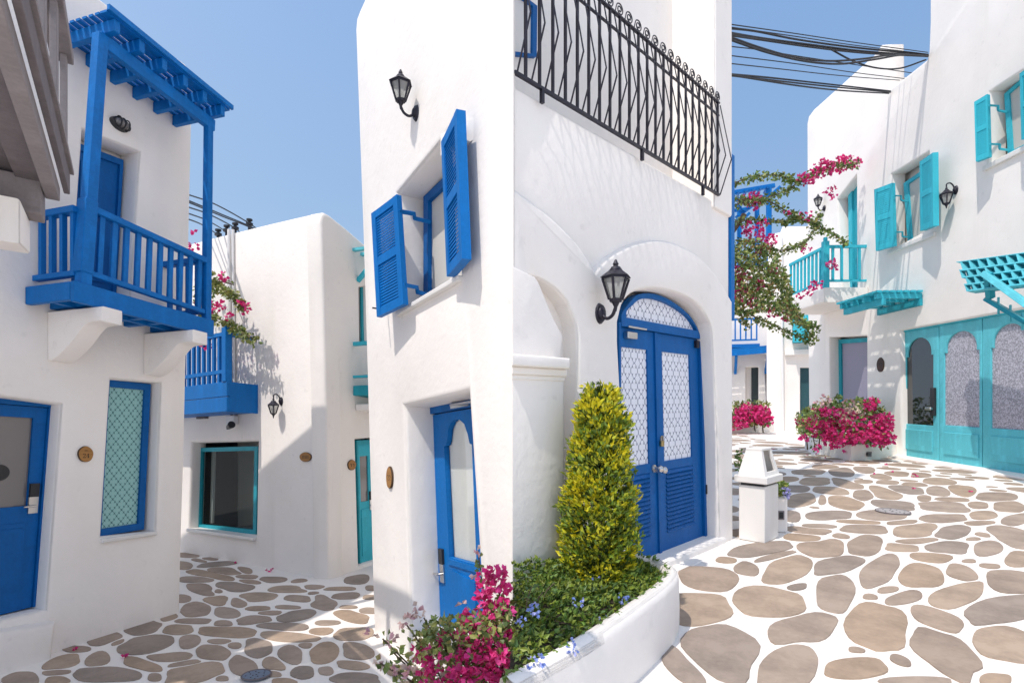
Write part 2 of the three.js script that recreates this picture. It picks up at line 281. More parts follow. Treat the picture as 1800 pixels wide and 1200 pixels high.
  const blob = (cxp, cyp, rx, ry, rot, toGround, scale, ox, oy) => {
    const n = rx / scale > 22 ? 26 : 18, ph = [rnd() * 6.3, rnd() * 6.3, rnd() * 6.3], am = [rr(.03, .1), rr(.03, .09), rr(.015, .05)], a0 = rot * Math.PI / 180, pts = [];
    for (let i = 0; i < n; i++) {
      const t = i / n * 2 * Math.PI, e = rr(2.3, 3.1), c = Math.cos(t), s = Math.sin(t), q = Math.pow(Math.pow(Math.abs(c), e) + Math.pow(Math.abs(s), e), -1 / e) * (1 + am[0] * Math.cos(2 * t + ph[0]) + am[1] * Math.cos(3 * t + ph[1]) + am[2] * Math.cos(5 * t + ph[2]));
      const x = rx * 1.17 * q * c, y = ry * 1.17 * q * s;
      pts.push(toGround(ox + (cxp + x * Math.cos(a0) - y * Math.sin(a0)) / scale, oy + (cyp + x * Math.sin(a0) + y * Math.cos(a0)) / scale));
    }
    return pts;
  };
  seed = 4242;
  for (const [x, y, a, b, t] of R) polys.push(blob(x, y, a, b, t, groundR, 2.727, 1180, 760));
  for (const [x, y, a, b, t] of L) polys.push(blob(x, y, a, b, t, groundL, 2, 0, 900));
  // the rest of the paving: seeds scattered between them, each growing until it nearly meets its neighbours
  for (const q of polys) { const c = V(0, 0, 0); q.forEach((p) => c.add(p)); c.multiplyScalar(1 / q.length); c.r = Math.max(...q.map((p) => p.distanceTo(c))); cx.push(c); }
  const inPoly = (x, z, q) => { let c = false; for (let i = 0, j = q.length - 1; i < q.length; j = i++) if ((q[i].z > z) !== (q[j].z > z) && x < (q[j].x - q[i].x) * (z - q[i].z) / (q[j].z - q[i].z) + q[i].x) c = !c; return c; };
  const edge = (x, z) => { let m = 9; for (let k = 0; k < polys.length; k++) { if (Math.hypot(cx[k].x - x, cx[k].z - z) > cx[k].r + 1) continue; if (inPoly(x, z, polys[k])) return -1; for (const p of polys[k]) m = Math.min(m, Math.hypot(p.x - x, p.z - z)); } return m; };
  for (let it = 0; it < 18; it++) for (let k = 0; k < polys.length; k++) for (const p of polys[k]) {   // keep a joint between neighbours
    for (let j = 0; j < polys.length; j++) {
      if (j === k || Math.hypot(cx[j].x - p.x, cx[j].z - p.z) > cx[j].r + .06) continue;
      const far = Math.hypot(p.x, p.z) > 7 ? .05 : .036; let hit = inPoly(p.x, p.z, polys[j]); if (!hit) for (const o of polys[j]) if (Math.hypot(o.x - p.x, o.z - p.z) < far) { hit = true; break; }
      if (hit) { p.x += (cx[k].x - p.x) * .07; p.z += (cx[k].z - p.z) * .07; break; }
    }
    p.y = groundY(p.x, p.z);
  }
  polys.forEach((q) => { for (let r = 0; r < 1; r++) { const o = q.map((p) => p.clone()); q.forEach((p, i) => { const a = o[(i + q.length - 1) % q.length], b = o[(i + 1) % q.length]; p.x = .5 * p.x + .25 * (a.x + b.x); p.z = .5 * p.z + .25 * (a.z + b.z); p.y = groundY(p.x, p.z); }); } });
  const extra = [];
  const area = [[-4.6, 1.2, -9.5, -1.2, 'l'], [.9, 9.9, -14, -1, 'r'], [3, 9.6, -31, -14, 'f'], [-2.6, -.9, -12, -6.2, 'l']];
  for (const [x0, x1, z0, z1, kind] of area) for (let k = 0; k < 2600; k++) {
    const x = rr(x0, x1), z = rr(z0, z1);
    if (kind === 'l' && (x > -.6 - (z + 2) * .0 && z > -3.7 || (x - LFc.x) * .956 + (z - LFc.z) * .2925 < .15)) continue;
    const rw = (x) * .715 + (z + 3.655) * .699; if (kind !== 'l' && x * .699 - (z + 3.655) * .715 < 3.6 && rw < (z > -4.5 ? 1.25 : .35)) continue;
    if (kind === 'l' && (-x * .843 + (z + 3.655) * .537) < .15) continue;
    const m = edge(x, z); let r = kind === 'f' ? .62 : .42, own = 9; for (const e of extra) own = Math.min(own, Math.hypot(e.x - x, e.z - z) - e.r);
    const room = Math.min(m - .055, own - .07, r); if (room < (kind === 'f' ? .2 : .075)) continue;
    extra.push({ x, z, r: room });
  }
  for (const e of extra) {
    const ph = rnd() * 6.3, ph2 = rnd() * 6.3, a = rr(0, Math.PI), st = rr(.72, 1), q = [];
    for (let i = 0; i < 16; i++) { const t = i / 16 * 6.2832, k = e.r * (.94 + .06 * Math.cos(3 * t + ph)) , u = k * Math.cos(t), w = k * st * Math.sin(t); const X = e.x + u * Math.cos(a) - w * Math.sin(a), Z = e.z + u * Math.sin(a) + w * Math.cos(a); q.push(V(X, groundY(X, Z), Z)); }
    polys.push(q);
  }
  const geos = polys.map((q) => {                          // a slightly domed lid with a bevelled rim
    const c = V(0, 0, 0); q.forEach((p) => c.add(p)); c.multiplyScalar(1 / q.length);
    const pos = [], uv = [], top = q.map((p) => p.clone().lerp(c, .012).add(V(0, .009, 0))), low = q.map((p) => p.clone().add(V(0, -.004, 0))), n = q.length, o = rnd() * 9;
    const put = (...l) => l.forEach((p) => { pos.push(p.x, p.y, p.z); uv.push(p.x + o, p.z); });
    let ar = 0; for (let i = 0; i < n; i++) { const a = q[i], b = q[(i + 1) % n]; ar += a.x * b.z - b.x * a.z; }
    if (ar > 0) { top.reverse(); low.reverse(); }
    const cc = c.clone().add(V(0, .0105, 0));
    for (let i = 0; i < n; i++) { const j = (i + 1) % n; put(cc, top[i], top[j]); put(low[i], low[j], top[i], top[i], low[j], top[j]); }
    const g = new THREE.BufferGeometry(); g.setAttribute('position', new THREE.Float32BufferAttribute(pos, 3)); g.setAttribute('uv', new THREE.Float32BufferAttribute(uv, 2)); g.computeVertexNormals(); return g;
  });
  const order = geos.map((g, i) => { const p = polys[i], c = p[0]; const ar = p.reduce((s, a, k) => { const b = p[(k + 1) % p.length]; return s + a.x * b.z - b.x * a.z; }, 0); return [i, Math.abs(ar) / Math.pow(Math.hypot(c.x, c.z), 3)]; }).sort((a, b) => b[1] - a[1]).map((a) => a[0]);
  order.slice(0, 296).forEach((i) => { const m = shade(new THREE.Mesh(geos[i], mats[i * 7 % 6])); m.name = 'paving_stone'; ground.add(m); });
  const rest = order.slice(296); if (rest.length) { const m = shade(new THREE.Mesh(merge(rest.map((i) => geos[i])), mats[0])); m.name = 'paving_stones'; m.userData.kind = 'stuff'; ground.add(m); }
}

// ---------------------------------------------------------------- pieces shared by the houses
function louvre(parent, q, s0, s1, t0, t1, n, depth, mat, at0 = .0, tilt = .17) {   // slats one by one
  for (let i = 0; i < n; i++) { const a = t0 + (t1 - t0) * (i + .02) / n, b = Math.min(t1 + .004, t0 + (t1 - t0) * (i + 1.12) / n); part('slat', q.box(s0, s1, a, b, at0 - depth * .55, at0 - depth * .35, depth * tilt), mat, parent); }
}
function shutter(house, q, mat, n = 15, th = .045) {     // two louvred fields in a frame
  const s = sub('shutter', house), a = .15, T = [.07, .47, .545, .93];
  part('frame', merge([q.box(0, a, 0, 1, -th, 0), q.box(1 - a, 1, 0, 1, -th, 0), q.box(a, 1 - a, 0, T[0], -th, -.002), q.box(a, 1 - a, T[1], T[2], -th, -.002), q.box(a, 1 - a, T[3], 1, -th, -.002)]), mat, s);
  louvre(s, q, a, 1 - a, T[0], T[1], n, .03, mat, -.004); louvre(s, q, a, 1 - a, T[2], T[3], n, .03, mat, -.004);
  return s;
}
function stay(house, f, a, b, w0, w1, mat) {              // cranked arm that holds a shutter open
  const m = [(a[0] + b[0]) / 2, (a[1] + b[1]) / 2]; const P = (p, dy, w) => { const h = f.hit(p[0], p[1] + dy, w); return [h[0], h[1], w]; };
  const k = P(m, -3, (w0 + w1) / 2), k2 = P(m, 5, (w0 + w1) / 2 - .02);
  part('stay', merge([fbar(f, P(a, 0, w0), k, .035, .03), fbar(f, k, k2, .035, .03), fbar(f, k2, P(b, 4, w1), .035, .03)]), mat, house);
}
function knobHandle(q, s, t, parent, big = 1) {           // electronic lock plate with a lever
  const g = sub('handle', parent), b = .035 * big / q.W, h = .135 * big / q.H;
  part('lock_plate', q.box(s - b, s + b, t - h, t + h * .1, 0, .018), M.steel, g);
  part('card_reader', q.box(s - b * .95, s + b * .95, t + h * .1, t + h, 0, .026), M.black, g);
  part('lever', merge([cyl(q.p(s, t - h * .5, .015), q.p(s, t - h * .5, .06), .011 * big), cyl(q.p(s + b * .2, t - h * .5, .055), q.p(s - b * 2.6, t - h * .52, .055), .01 * big, .008 * big)]), M.steel, g);
}

// ---------------------------------------------------------------- left house
const houseLeft = thing('house', 'white house on the left with a blue roofed balcony above a patterned window', 'house', groundL(316, 1077).setX(-4.3));
{
  const H = houseLeft, f = LF, b = M.blue;
  const holeDoor = px(f, [[-75, 1108], [80, 1071], [107, 711], [-62, 688]]);
  const holeWin = px(f, [[178, 944], [272, 934], [282, 673], [195, 666]]);
  const holeUp = px(f, [[126, 512], [226, 535], [245, 267], [146, 228]]);
  const up = px(f, [[316, 1087], [319, 960], [324, 800], [331, 500], [338, 200], [340, 140], [336, 124], [326, 112]]);
  const outline = [[-1.2, -2.5], [6.05, -2.5], ...up, [5.6, 4.72], [-1.2, 4.72]];
  part('wall', slab(f, outline, [holeDoor, holeWin, holeUp], 0, .3), M.stucco, H);
  part('wall', merge([prism([f.pt(-1.2, 0, -.31), f.pt(5.88, 0, -.31), f.pt(5.75, 0, -9), f.pt(-1.2, 0, -9)], -2, EY + 3.7)]), M.stucco, H, 'plain white rear body of the house');
  part('parapet', merge([fbox(f, 5.7, 5.95, 3.9, 4.68, -6, -.28, .04), fbox(f, -1.2, 5.9, 3.9, 4.6, -6.2, -5.95)]), M.stucco, H);
  part('plinth', merge([slab(f, px(f, [[-160, 1260], [90, 1180], [100, 1092], [-160, 1140]], .14), [], .14, .5, .05)]), M.stucco, H);
  // street door
  const q = fq(f, [-70, 1098, -.16], [57, 1066, -.16], [86, 712, -.16], [-58, 700, -.16]), d = sub('door', H);
  const g0 = [.10, .80, .50, .93];
  part('leaf', q.shape(rect(.02, .975, 0, .985), [rect(g0[0], g0[1], g0[2], g0[3])], -.05, 0), M.blueDoor, d);
  part('frame', merge([q.box(.98, 1.03, 0, 1.03, -.06, .02), q.box(-.03, .02, 0, 1.03, -.06, .02), q.box(-.03, 1.03, .988, 1.03, -.06, .022)]), M.blueDoor, d);
  part('pane', q.box(g0[0], g0[1], g0[2], g0[3], -.034, -.022), M.greyGlass, d);
  part('panel', merge([q.box(.14, .78, .1, .42, 0, .008), q.box(.18, .74, .125, .395, .008, .016)]), M.blueDoor, d);
  { const c = []; for (let i = 0; i < 20; i++) { const t = i / 20 * 6.283; c.push([.42 + .075 / q.W * Math.cos(t), .665 + .075 / q.H * Math.sin(t)]); } part('sticker', q.shape(c, [], -.021, -.018), M.black, d); }
  knobHandle(q, .87, .535, d, 1.05);
  // patterned window
  const w = sub('window', H), wq = fq(f, [170, 943, -.13], [251, 930, -.13], [263, 675, -.13], [186, 667, -.13]);
  part('frame', wq.shape(rect(-.02, 1, 0, 1), [rect(.06, .86, .045, .955)], -.04, .015), M.blueDoor, w);
  part('pane', wq.shape(rect(.06, .86, .045, .955), [], -.03, -.012), M.filmGreen, w);
  part('sill', merge([fbox(f, ...(() => { const a = f.hit(178, 946), c = f.hit(272, 936); return [a[0] - .01, c[0] + .01, a[1] - .05, a[1] - .005]; })(), -.15, .03, .012)]), M.smoothWhite, w);
  // balcony door
  const bd = sub('door', H), bq = fq(f, [112, 505, -.22], [200, 520, -.22], [213, 284, -.22], [122, 250, -.22]);
  part('leaf', bq.box(0, .93, 0, .97, -.05, 0), M.blueDoor, bd);
  part('frame', bq.shape(rect(-.06, 1, 0, 1.01), [rect(0, .93, 0, .965)], -.05, .03), M.blueDoor, bd);
  part('panel', merge([bq.box(.2, .78, .55, .9, 0, .012), bq.box(.2, .78, .08, .46, 0, .012)]), M.blueDoor, bd);
  // balcony
  const W = .62, bal = sub('balcony', H), P = (x, y, w) => { const h = f.hit(x, y, w); return [h[0], h[1], w]; };
  const u0 = P(133, 500, W)[0], u1 = P(372, 578, W)[0], hT = 1.53, hB = 1.36;
  part('floor', merge([fbox(f, u0, u1, hT - .045, hT, 0, W)]), b, bal);
  part('fascia', merge([fbox(f, u0 - .02, u1 + .02, hB, hT + .012, W - .045, W + .012, .008), fbox(f, u0 - .02, u0 + .035, hB + .02, hT + .012, .005, W - .05, .008), fbox(f, u1 - .035, u1 + .02, hB + .02, hT + .012, .005, W - .05, .008)]), b, bal);
  for (const k of [.15, .36, .5, .64, .85]) part('joist', fbox(f, u0 + (u1 - u0) * k - .03, u0 + (u1 - u0) * k + .03, hB + .03, hT - .05, .0, W - .05), b, bal);
  part('joist', fbox(f, u0 + .04, u1 - .04, hB + .02, hB + .07, .28, .33), b, bal);
  const corb = (u, th) => {                              // white carved bracket
    const s = [[0, -.46], [.06, -.46], [.18, -.40], [.32, -.30], [.43, -.2], [.5, -.15], [.56, -.138], [.7, -.135], [.7, .0], [0, 0]];
    const g = new THREE.ExtrudeGeometry(new THREE.Shape(arcTo(s.slice(0, 8), 3).concat(s.slice(8)).map((p) => new THREE.Vector2(p[0], p[1]))), { depth: th - .03, bevelEnabled: true, bevelSize: .015, bevelThickness: .015, bevelOffset: -.015, bevelSegments: 2 });
    g.rotateY(-Math.PI / 2); g.translate(th / 2 + u, hB + .0, 0); return f.put(boxUV(BGU.toCreasedNormals(g, .6)));
  };
  part('bracket', corb(P(75, 600, 0)[0] + .12, .2), M.stucco, bal); part('bracket', corb(P(252, 640, 0)[0] + .08, .2), M.stucco, bal);
  const wr = W - .05, post = (xb, yb, xt, yt, t) => fbar(f, P(xb, yb, wr), P(xt, yt, wr), t, t, .008);
  part('post', post(145, 505, 176, 62, .095), b, bal); part('post', post(362, 574, 366, 214, .075), b, bal);
  part('post', merge([fbar(f, P(145, 480, wr), P(154, 352, wr), .115, .115, .01)]), b, bal);
  const rails = [[[161, 368], [359, 458]], [[155, 480], [357, 548]]];
  rails.forEach(([a, c], i) => part('rail', merge([fbar(f, P(...a, wr), P(...c, wr), i ? .05 : .06, i ? .06 : .085, .008)]), b, bal));
  for (let i = 0; i < 10; i++) {
    const t = (i + .75) / 10.3, m = (l, k) => [l[0][0] + (l[1][0] - l[0][0]) * k, l[0][1] + (l[1][1] - l[0][1]) * k];
    const uA = P(...rails[1][0], wr), uB = P(...rails[1][1], wr), tA = P(...rails[0][0], wr), tB = P(...rails[0][1], wr), L3 = (A, B) => [A[0] + (B[0] - A[0]) * t, A[1] + (B[1] - A[1]) * t, wr];
    part('baluster', fbar(f, L3(uA, uB), L3(tA, tB), .05, .035, .005), b, bal);
  }
  for (const [u, hb, ht, n] of [[P(140, 480, wr)[0], P(134, 478, wr)[1], P(143, 368, wr)[1], 4], [P(356, 548, wr)[0], P(357, 548, wr)[1], P(359, 458, wr)[1], 4]]) {   // the two short sides
    part('rail', fbox(f, u - .035, u + .045, ht - .03, ht + .03, .0, wr - .04, .006), b, bal); part('rail', fbox(f, u - .03, u + .03, hb - .025, hb + .025, .0, wr - .04, .006), b, bal);
    for (let i = 0; i < n; i++) part('baluster', fbox(f, u - .022, u + .022, hb, ht, .07 + i * .135, .07 + i * .135 + .04), b, bal);
  }
  // slatted roof over the balcony
  const pg = sub('pergola', H), hp = P(366, 213, wr)[1], ua = P(181, 62, wr)[0] - .02, ub = P(372, 214, wr)[0] + .05;
  part('beam', fbar(f, P(172, 66, wr), P(374, 222, wr), .13, .07, .008), b, pg);
  const h0 = P(181, 55, wr)[1] + .0, h1 = P(372, 205, wr)[1] + .02, hAt = (u) => h0 + (h1 - h0) * (u - ua) / (ub - ua);
  for (let i = 0; i < 6; i++) { const u = ua + .04 + (ub - ua - .08) * i / 5; part('rafter', fbox(f, u - .03, u + .03, hAt(u) - .03, hAt(u) + .085, 0, W + .1, .008), b, pg); }
  for (let i = 0; i < 9; i++) { const w = .03 + i * (W + .05) / 8.3; part('slat', fbar(f, [ua - .06, hAt(ua - .06) + .1, w], [ub + .06, hAt(ub + .06) + .1, w], .022, i === 8 ? .085 : .05), b, pg); }
  part('trim', fbar(f, [ua - .07, hAt(ua) + .12, W + .13], [ub + .07, hAt(ub) + .12, W + .13], .05, .03), b, pg);
}

// ---------------------------------------------------------------- grey timber balcony, close on the upper left
{
  const D = 4.25, a = at(126, 348, D), dir = V(-.56, 0, -.828).normalize();
  const f = new Frame([a.x - dir.x * 4, a.z - dir.z * 4], [a.x, a.z], KL), h = f.hit(126, 348, 0), hb = h[1] + .02;
  const t = thing('wooden_balcony', 'weathered grey timber balcony overhead at the upper left corner', 'balcony', f.pt(4, hb, -.6));
  const g = M.greyWood, gd = M.greyWoodDark, P = (x, y, w = 0) => { const q = f.hit(x, y, w); return [q[0], q[1], w]; };
  for (let i = 0; i < 3; i++) part('fascia_board', merge([fbox(f, 4 - 1.34 * (i + 1) + .004, 4 - 1.34 * i - .004, hb, hb + .15, -.05, -.012, .006)]), gd, t);
  part('edge_beam', fbox(f, 0, 3.93, hb - .09, hb + .01, -.15, -.065, .008), g, t);
  part('edge_beam', fbox(f, 0, 3.86, hb - .03, hb + .05, -.30, -.16, .006), gd, t);
  part('floor_trim', merge([fbox(f, 0, 4, hb + .155, hb + .185, -.08, .012, .004), fbox(f, 0, 4, hb + .19, hb + .21, -.07, .0, .004)]), g, t);
  for (let i = 0; i < 13; i++) part('floor_plank', fbox(f, 3.9 - (i + 1) * .3 + .004, 3.9 - i * .3 - .004, hb + .03, hb + .06, -1.5, -.3), gd, t);
  part('end_beam', fbox(f, 3.78, 3.98, hb - .26, hb + .0, -1.5, -.155, .012), g, t);
  for (let i = 0; i < 8; i++) { const u = 3.94 - i * .6; part('baluster', fbox(f, u - .05, u + .05, hb + .2, hb + 1.0, -.065, -.025, .006), g, t); }
  part('hand_rail', fbox(f, 0, 4.02, hb + 1.0, hb + 1.07, -.13, .01, .01), g, t);
  part('bracket', slab(f, [[3.55, hb - .56], [3.98, hb - .5], [3.98, hb - .26], [3.55, hb - .26]], [], -.24, 1.3, .02), M.stucco, t, 'pale plastered bracket under the timber balcony');
}

// ---------------------------------------------------------------- house at the end of the left street
const houseMid = thing('house', 'square white house closing the left street with a teal framed shop window', 'house', groundL(577, 1018).add(V(-.6, 0, -.6)));
{
  const H = houseMid, f = ML;
  const win = px(f, [[331, 931], [449, 943], [452, 775], [336, 778]]);
  const edge = px(f, [[577, 1030], [576, 900], [574, 700], [570, 500], [566.5, 400], [564, 383], [559, 377], [552, 374.5], [540, 376.5], [470, 393], [370, 418], [300, 437]]);
  part('wall', slab(f, [[-2.5, -2.6], [4.42, -2.6], ...edge, [-2.5, 4.1]], [win], 0, .3, .06), M.stucco, H);
  const dr = px(MR, [[631, 994], [672, 982], [668, 768], [625, 772]]);
  part('wall', slab(MR, [...px(MR, [[577, 1034]]), [2.6, -2.5], [2.6, 3.55], ...px(MR, [[640, 428], [610, 402], [580, 378], [571, 373], [566, 378], [565, 392], [568, 500], [573, 700]])], [dr, px(MR, [[633, 604], [646, 606], [644, 503], [632, 505]])], 0, .3, .05), M.stucco, H);
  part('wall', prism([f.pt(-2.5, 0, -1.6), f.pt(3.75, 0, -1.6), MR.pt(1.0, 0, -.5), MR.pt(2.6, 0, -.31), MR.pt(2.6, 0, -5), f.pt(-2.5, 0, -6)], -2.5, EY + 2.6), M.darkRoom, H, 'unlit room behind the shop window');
  part('roof', prism([f.pt(-2.5, 0, -.3), f.pt(4.1, 0, -.3), MR.pt(2.6, 0, -.3), MR.pt(2.6, 0, -5), f.pt(-2.5, 0, -6)], EY + 2.6, EY + 2.9), M.stucco, H);
  part('parapet', slab(MR, [[2.4, -2.5], [2.6, -2.5], [2.6, 3.5], [2.4, 3.5]], [], -.3, 4, .03), M.stucco, H);
  // shop window
  const w = sub('window', H), q = fq(f, [346, 928, -.2], [449, 939, -.2], [452, 784, -.2], [350, 787, -.2]);
  part('frame', q.shape(rect(0, 1.02, 0, 1), [rect(.055, .97, .05, .95)], -.05, .02), M.tealDeep, w);
  part('pane', q.box(.055, .97, .05, .95, -.03, -.024), M.shopPane, w);
  part('sill', fbox(f, ...(() => { const a = f.hit(331, 934), c = f.hit(449, 944); return [a[0], c[0] + .02, c[1] - .06, c[1] + .0]; })(), -.25, .05, .015), M.smoothWhite, w);
  const cu = []; for (let i = 0; i < 9; i++) { const s = .83 + i * .016; cu.push(q.box(s, s + .013, .5 + .05 * i - .02 * (i % 2), .94, -.3 - .03 * (i % 2), -.28 - .03 * (i % 2))); }
  { const a = f.hit(346, 928, -.3), c = f.hit(452, 784, -.3), x0 = a[0] - .35, x1 = c[0] + .45, y0 = a[1] - .45, y1 = c[1] + .4, D = -1.5;
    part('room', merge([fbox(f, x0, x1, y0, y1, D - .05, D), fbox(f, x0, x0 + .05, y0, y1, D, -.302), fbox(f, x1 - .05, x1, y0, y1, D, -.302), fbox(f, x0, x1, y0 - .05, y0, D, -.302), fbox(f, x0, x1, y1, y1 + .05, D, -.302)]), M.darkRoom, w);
    const t = thing('bench', 'pale slatted bench faintly seen behind the shop window glass', 'bench', f.pt(x0 + 1, y0, -1)), bm = std(lin(.22, .21, .22), { roughness: .7 });
    part('seat', fbox(f, x0 + .95, x1 - .3, y0 + .42, y0 + .47, -1.15, -.75, .01), bm, t); part('back_rail', fbox(f, x0 + .95, x1 - .3, y0 + .86, y0 + .9, -1.15, -1.12), bm, t);
    for (let i = 0; i < 9; i++) part('slat', fbox(f, x0 + 1 + i * .17, x0 + 1.04 + i * .17, y0 + .47, y0 + .86, -1.14, -1.12), bm, t);
    for (const [x, z] of [[x0 + 1, -.8], [x1 - .4, -.8], [x0 + 1, -1.1], [x1 - .4, -1.1]]) part('leg', fbox(f, x, x + .05, y0, y0 + .42, z - .04, z), bm, t); }
  part('curtain', merge(cu), M.curtain, w); part('curtain', merge([0, 1, 2, 3].map((i) => q.box(.06 + i * .012, .07 + i * .012, .05, .95, -.2 - .02 * (i % 2), -.18))), M.curtain, w);
  // teal door round the corner
  const d = sub('door', H), dq = fq(MR, [630, 992, -.12], [668, 981, -.12], [664, 772, -.12], [624, 774, -.12]);
  part('frame', dq.shape(rect(0, 1, 0, 1), [rect(.06, .93, 0, .965)], -.06, .03), M.tealDeep, d);
  part('leaf', dq.shape(rect(.06, .93, 0, .965), [rect(.17, .52, .5, .87)], -.04, .0), M.teal, d);
  part('pane', dq.box(.17, .52, .5, .87, -.03, -.02), M.greyGlass, d);
  part('panel', dq.box(.17, .52, .06, .44, 0, .012), M.teal, d);
  knobHandle(dq, .6, .5, d, 1.2);
  // teal balcony and awning, mostly behind the corner house
  const b = sub('balcony', H), P = (x, y, w2) => { const h = MR.hit(x, y, w2); return [h[0], h[1], w2]; };
  part('balcony_door', fq(MR, [633, 602, -.1], [646, 605, -.1], [644, 503, -.1], [632, 505, -.1]).box(0, 1, 0, 1, 0, .03), M.tealDeep, b);
  const fl = P(620, 682, .0), tp = P(620, 604, 0), bt = P(620, 662, 0);
  part('floor', fbox(MR, fl[0], fl[0] + 1.6, fl[1] - .12, fl[1] + .04, 0, .36, .01), M.tealDeep, b);
  part('rail', merge([fbox(MR, fl[0], fl[0] + 1.6, tp[1] - .03, tp[1] + .03, .3, .36), fbox(MR, fl[0], fl[0] + .06, tp[1] - .03, tp[1] + .03, 0, .3), fbox(MR, fl[0], fl[0] + 1.6, bt[1] - .02, bt[1] + .02, .3, .35), fbox(MR, fl[0], fl[0] + .05, bt[1] - .02, bt[1] + .02, 0, .3)]), M.teal, b);
  for (let i = 0; i < 6; i++) part('baluster', fbox(MR, fl[0] + .01 + i * .24, fl[0] + .05 + i * .24, bt[1] - .1, tp[1], .305, .345), M.teal, b);
  const aw = sub('awning', H), ah = P(619, 441, 0);
  part('beam', merge([fbox(MR, ah[0], ah[0] + 1.5, ah[1] - .1, ah[1], .3, .36), fbar(MR, [ah[0] + .15, P(625, 492, 0)[1], 0], [ah[0] + .15, ah[1] - .14, .33], .06, .06)]), M.teal, aw);
  for (let i = 0; i < 7; i++) part('slat', fbox(MR, ah[0] + i * .22, ah[0] + .07 + i * .22, ah[1] + .005, ah[1] + .05, 0, .42), M.tealLight, aw);
  part('ledge', fbox(MR, P(624, 716, 0)[0], P(624, 716, 0)[0] + 1.4, P(624, 722, 0)[1], P(624, 710, 0)[1], 0, .25, .02), M.stucco, H);
  // blue boarded balcony on its left end
  const bb = sub('balcony', H), R = (x, y, w2) => { const h = f.hit(x, y, w2); return [h[0], h[1], w2]; }, bw = .55, ur = R(398, 690, bw)[0];
  const hb0 = R(398, 724, bw)[1], hb1 = R(398, 670, bw)[1], hr0 = R(394, 652, bw)[1], hr1 = R(394, 586, bw)[1];
  for (const [i, k] of [[0, 0], [1, .5]]) part('board', fbox(f, ur - 2.6, ur, hb0 + (hb1 - hb0) * k + .01, hb0 + (hb1 - hb0) * (k + .5), bw - .05, bw, .006), M.blue, bb);
  part('board', fbox(f, ur - .05, ur - .004, hb0 + .01, hb1, 0, bw - .052), M.blue, bb);
  part('floor', fbox(f, ur - 2.6, ur - .052, hb0 + .02, hb0 + .08, 0, bw - .06), M.blue, bb);
  part('rail', merge([fbox(f, ur - 2.6, ur - .12, hr1 - .03, hr1 + .03, bw - .06, bw), fbox(f, ur - 2.6, ur - .12, hr0 - .03, hr0 + .03, bw - .055, bw - .005), fbox(f, ur - .1, ur - .04, hr1 - .03, hr1 + .03, 0, bw - .12)]), M.blue, bb);
  part('post', merge([fbox(f, ur - .13, ur - .01, hb1, hr1 + .1, bw - .1, bw + .015, .01), fbox(f, ur - .105, ur - .035, hr1 + .1, hr1 + .2, bw - .08, bw - .01, .02)]), M.blue, bb);
  for (let i = 0; i < 11; i++) part('baluster', fbox(f, ur - .3 - i * .16, ur - .24 - i * .16, hb1, hr1, bw - .055, bw - .01), M.blue, bb);
  part('vent', fbox(f, R(350, 726, 0)[0], R(366, 726, 0)[0], R(358, 736, 0)[1], R(358, 722, 0)[1], 0, .06), M.greyWoodDark, H);
}
{
  const f = ML, x = f.hit(405, 412)[0], y0 = f.hit(405, 412)[1], y1 = f.hit(408, 735)[1], u1 = f.hit(408, 735)[0];
  const t = thing('drain_pipe', 'pair of thin white conduits running down the wall beside the blue boarded balcony', 'pipe', f.pt(u1, y1, 0));
  part('conduit', tube([f.pt(x, y0 + .08, .03), f.pt((x + u1) / 2, (y0 + y1) / 2, .03), f.pt(u1, y1, .03)], .03, 12), M.pipe, t);
  part('conduit', tube([f.pt(x + .12, y0 + .05, .03), f.pt((x + u1) / 2 + .12, (y0 + y1) / 2, .03), f.pt(u1 + .12, y1 + .02, .03)], .025, 12), M.pipe, t);
  part('junction_box', fbox(f, u1 - .06, u1 + .2, y1 - .12, y1 + .04, 0, .09, .015), M.pipe, t);
  const s = thing('spotlight', 'small black spotlight at the foot of the white conduits', 'spotlight', f.pt(u1 + .1, y1 - .15, 0));
  part('arm', tube([f.pt(u1 + .02, y1 - .1, .07), f.pt(u1 + .08, y1 - .19, .14), f.pt(u1 + .2, y1 - .17, .18)], .018, 10), M.black, s);
  part('head', cyl(f.pt(u1 + .17, y1 - .17, .17), f.pt(u1 + .32, y1 - .13, .2), .04, .062, 14), M.black, s);
}

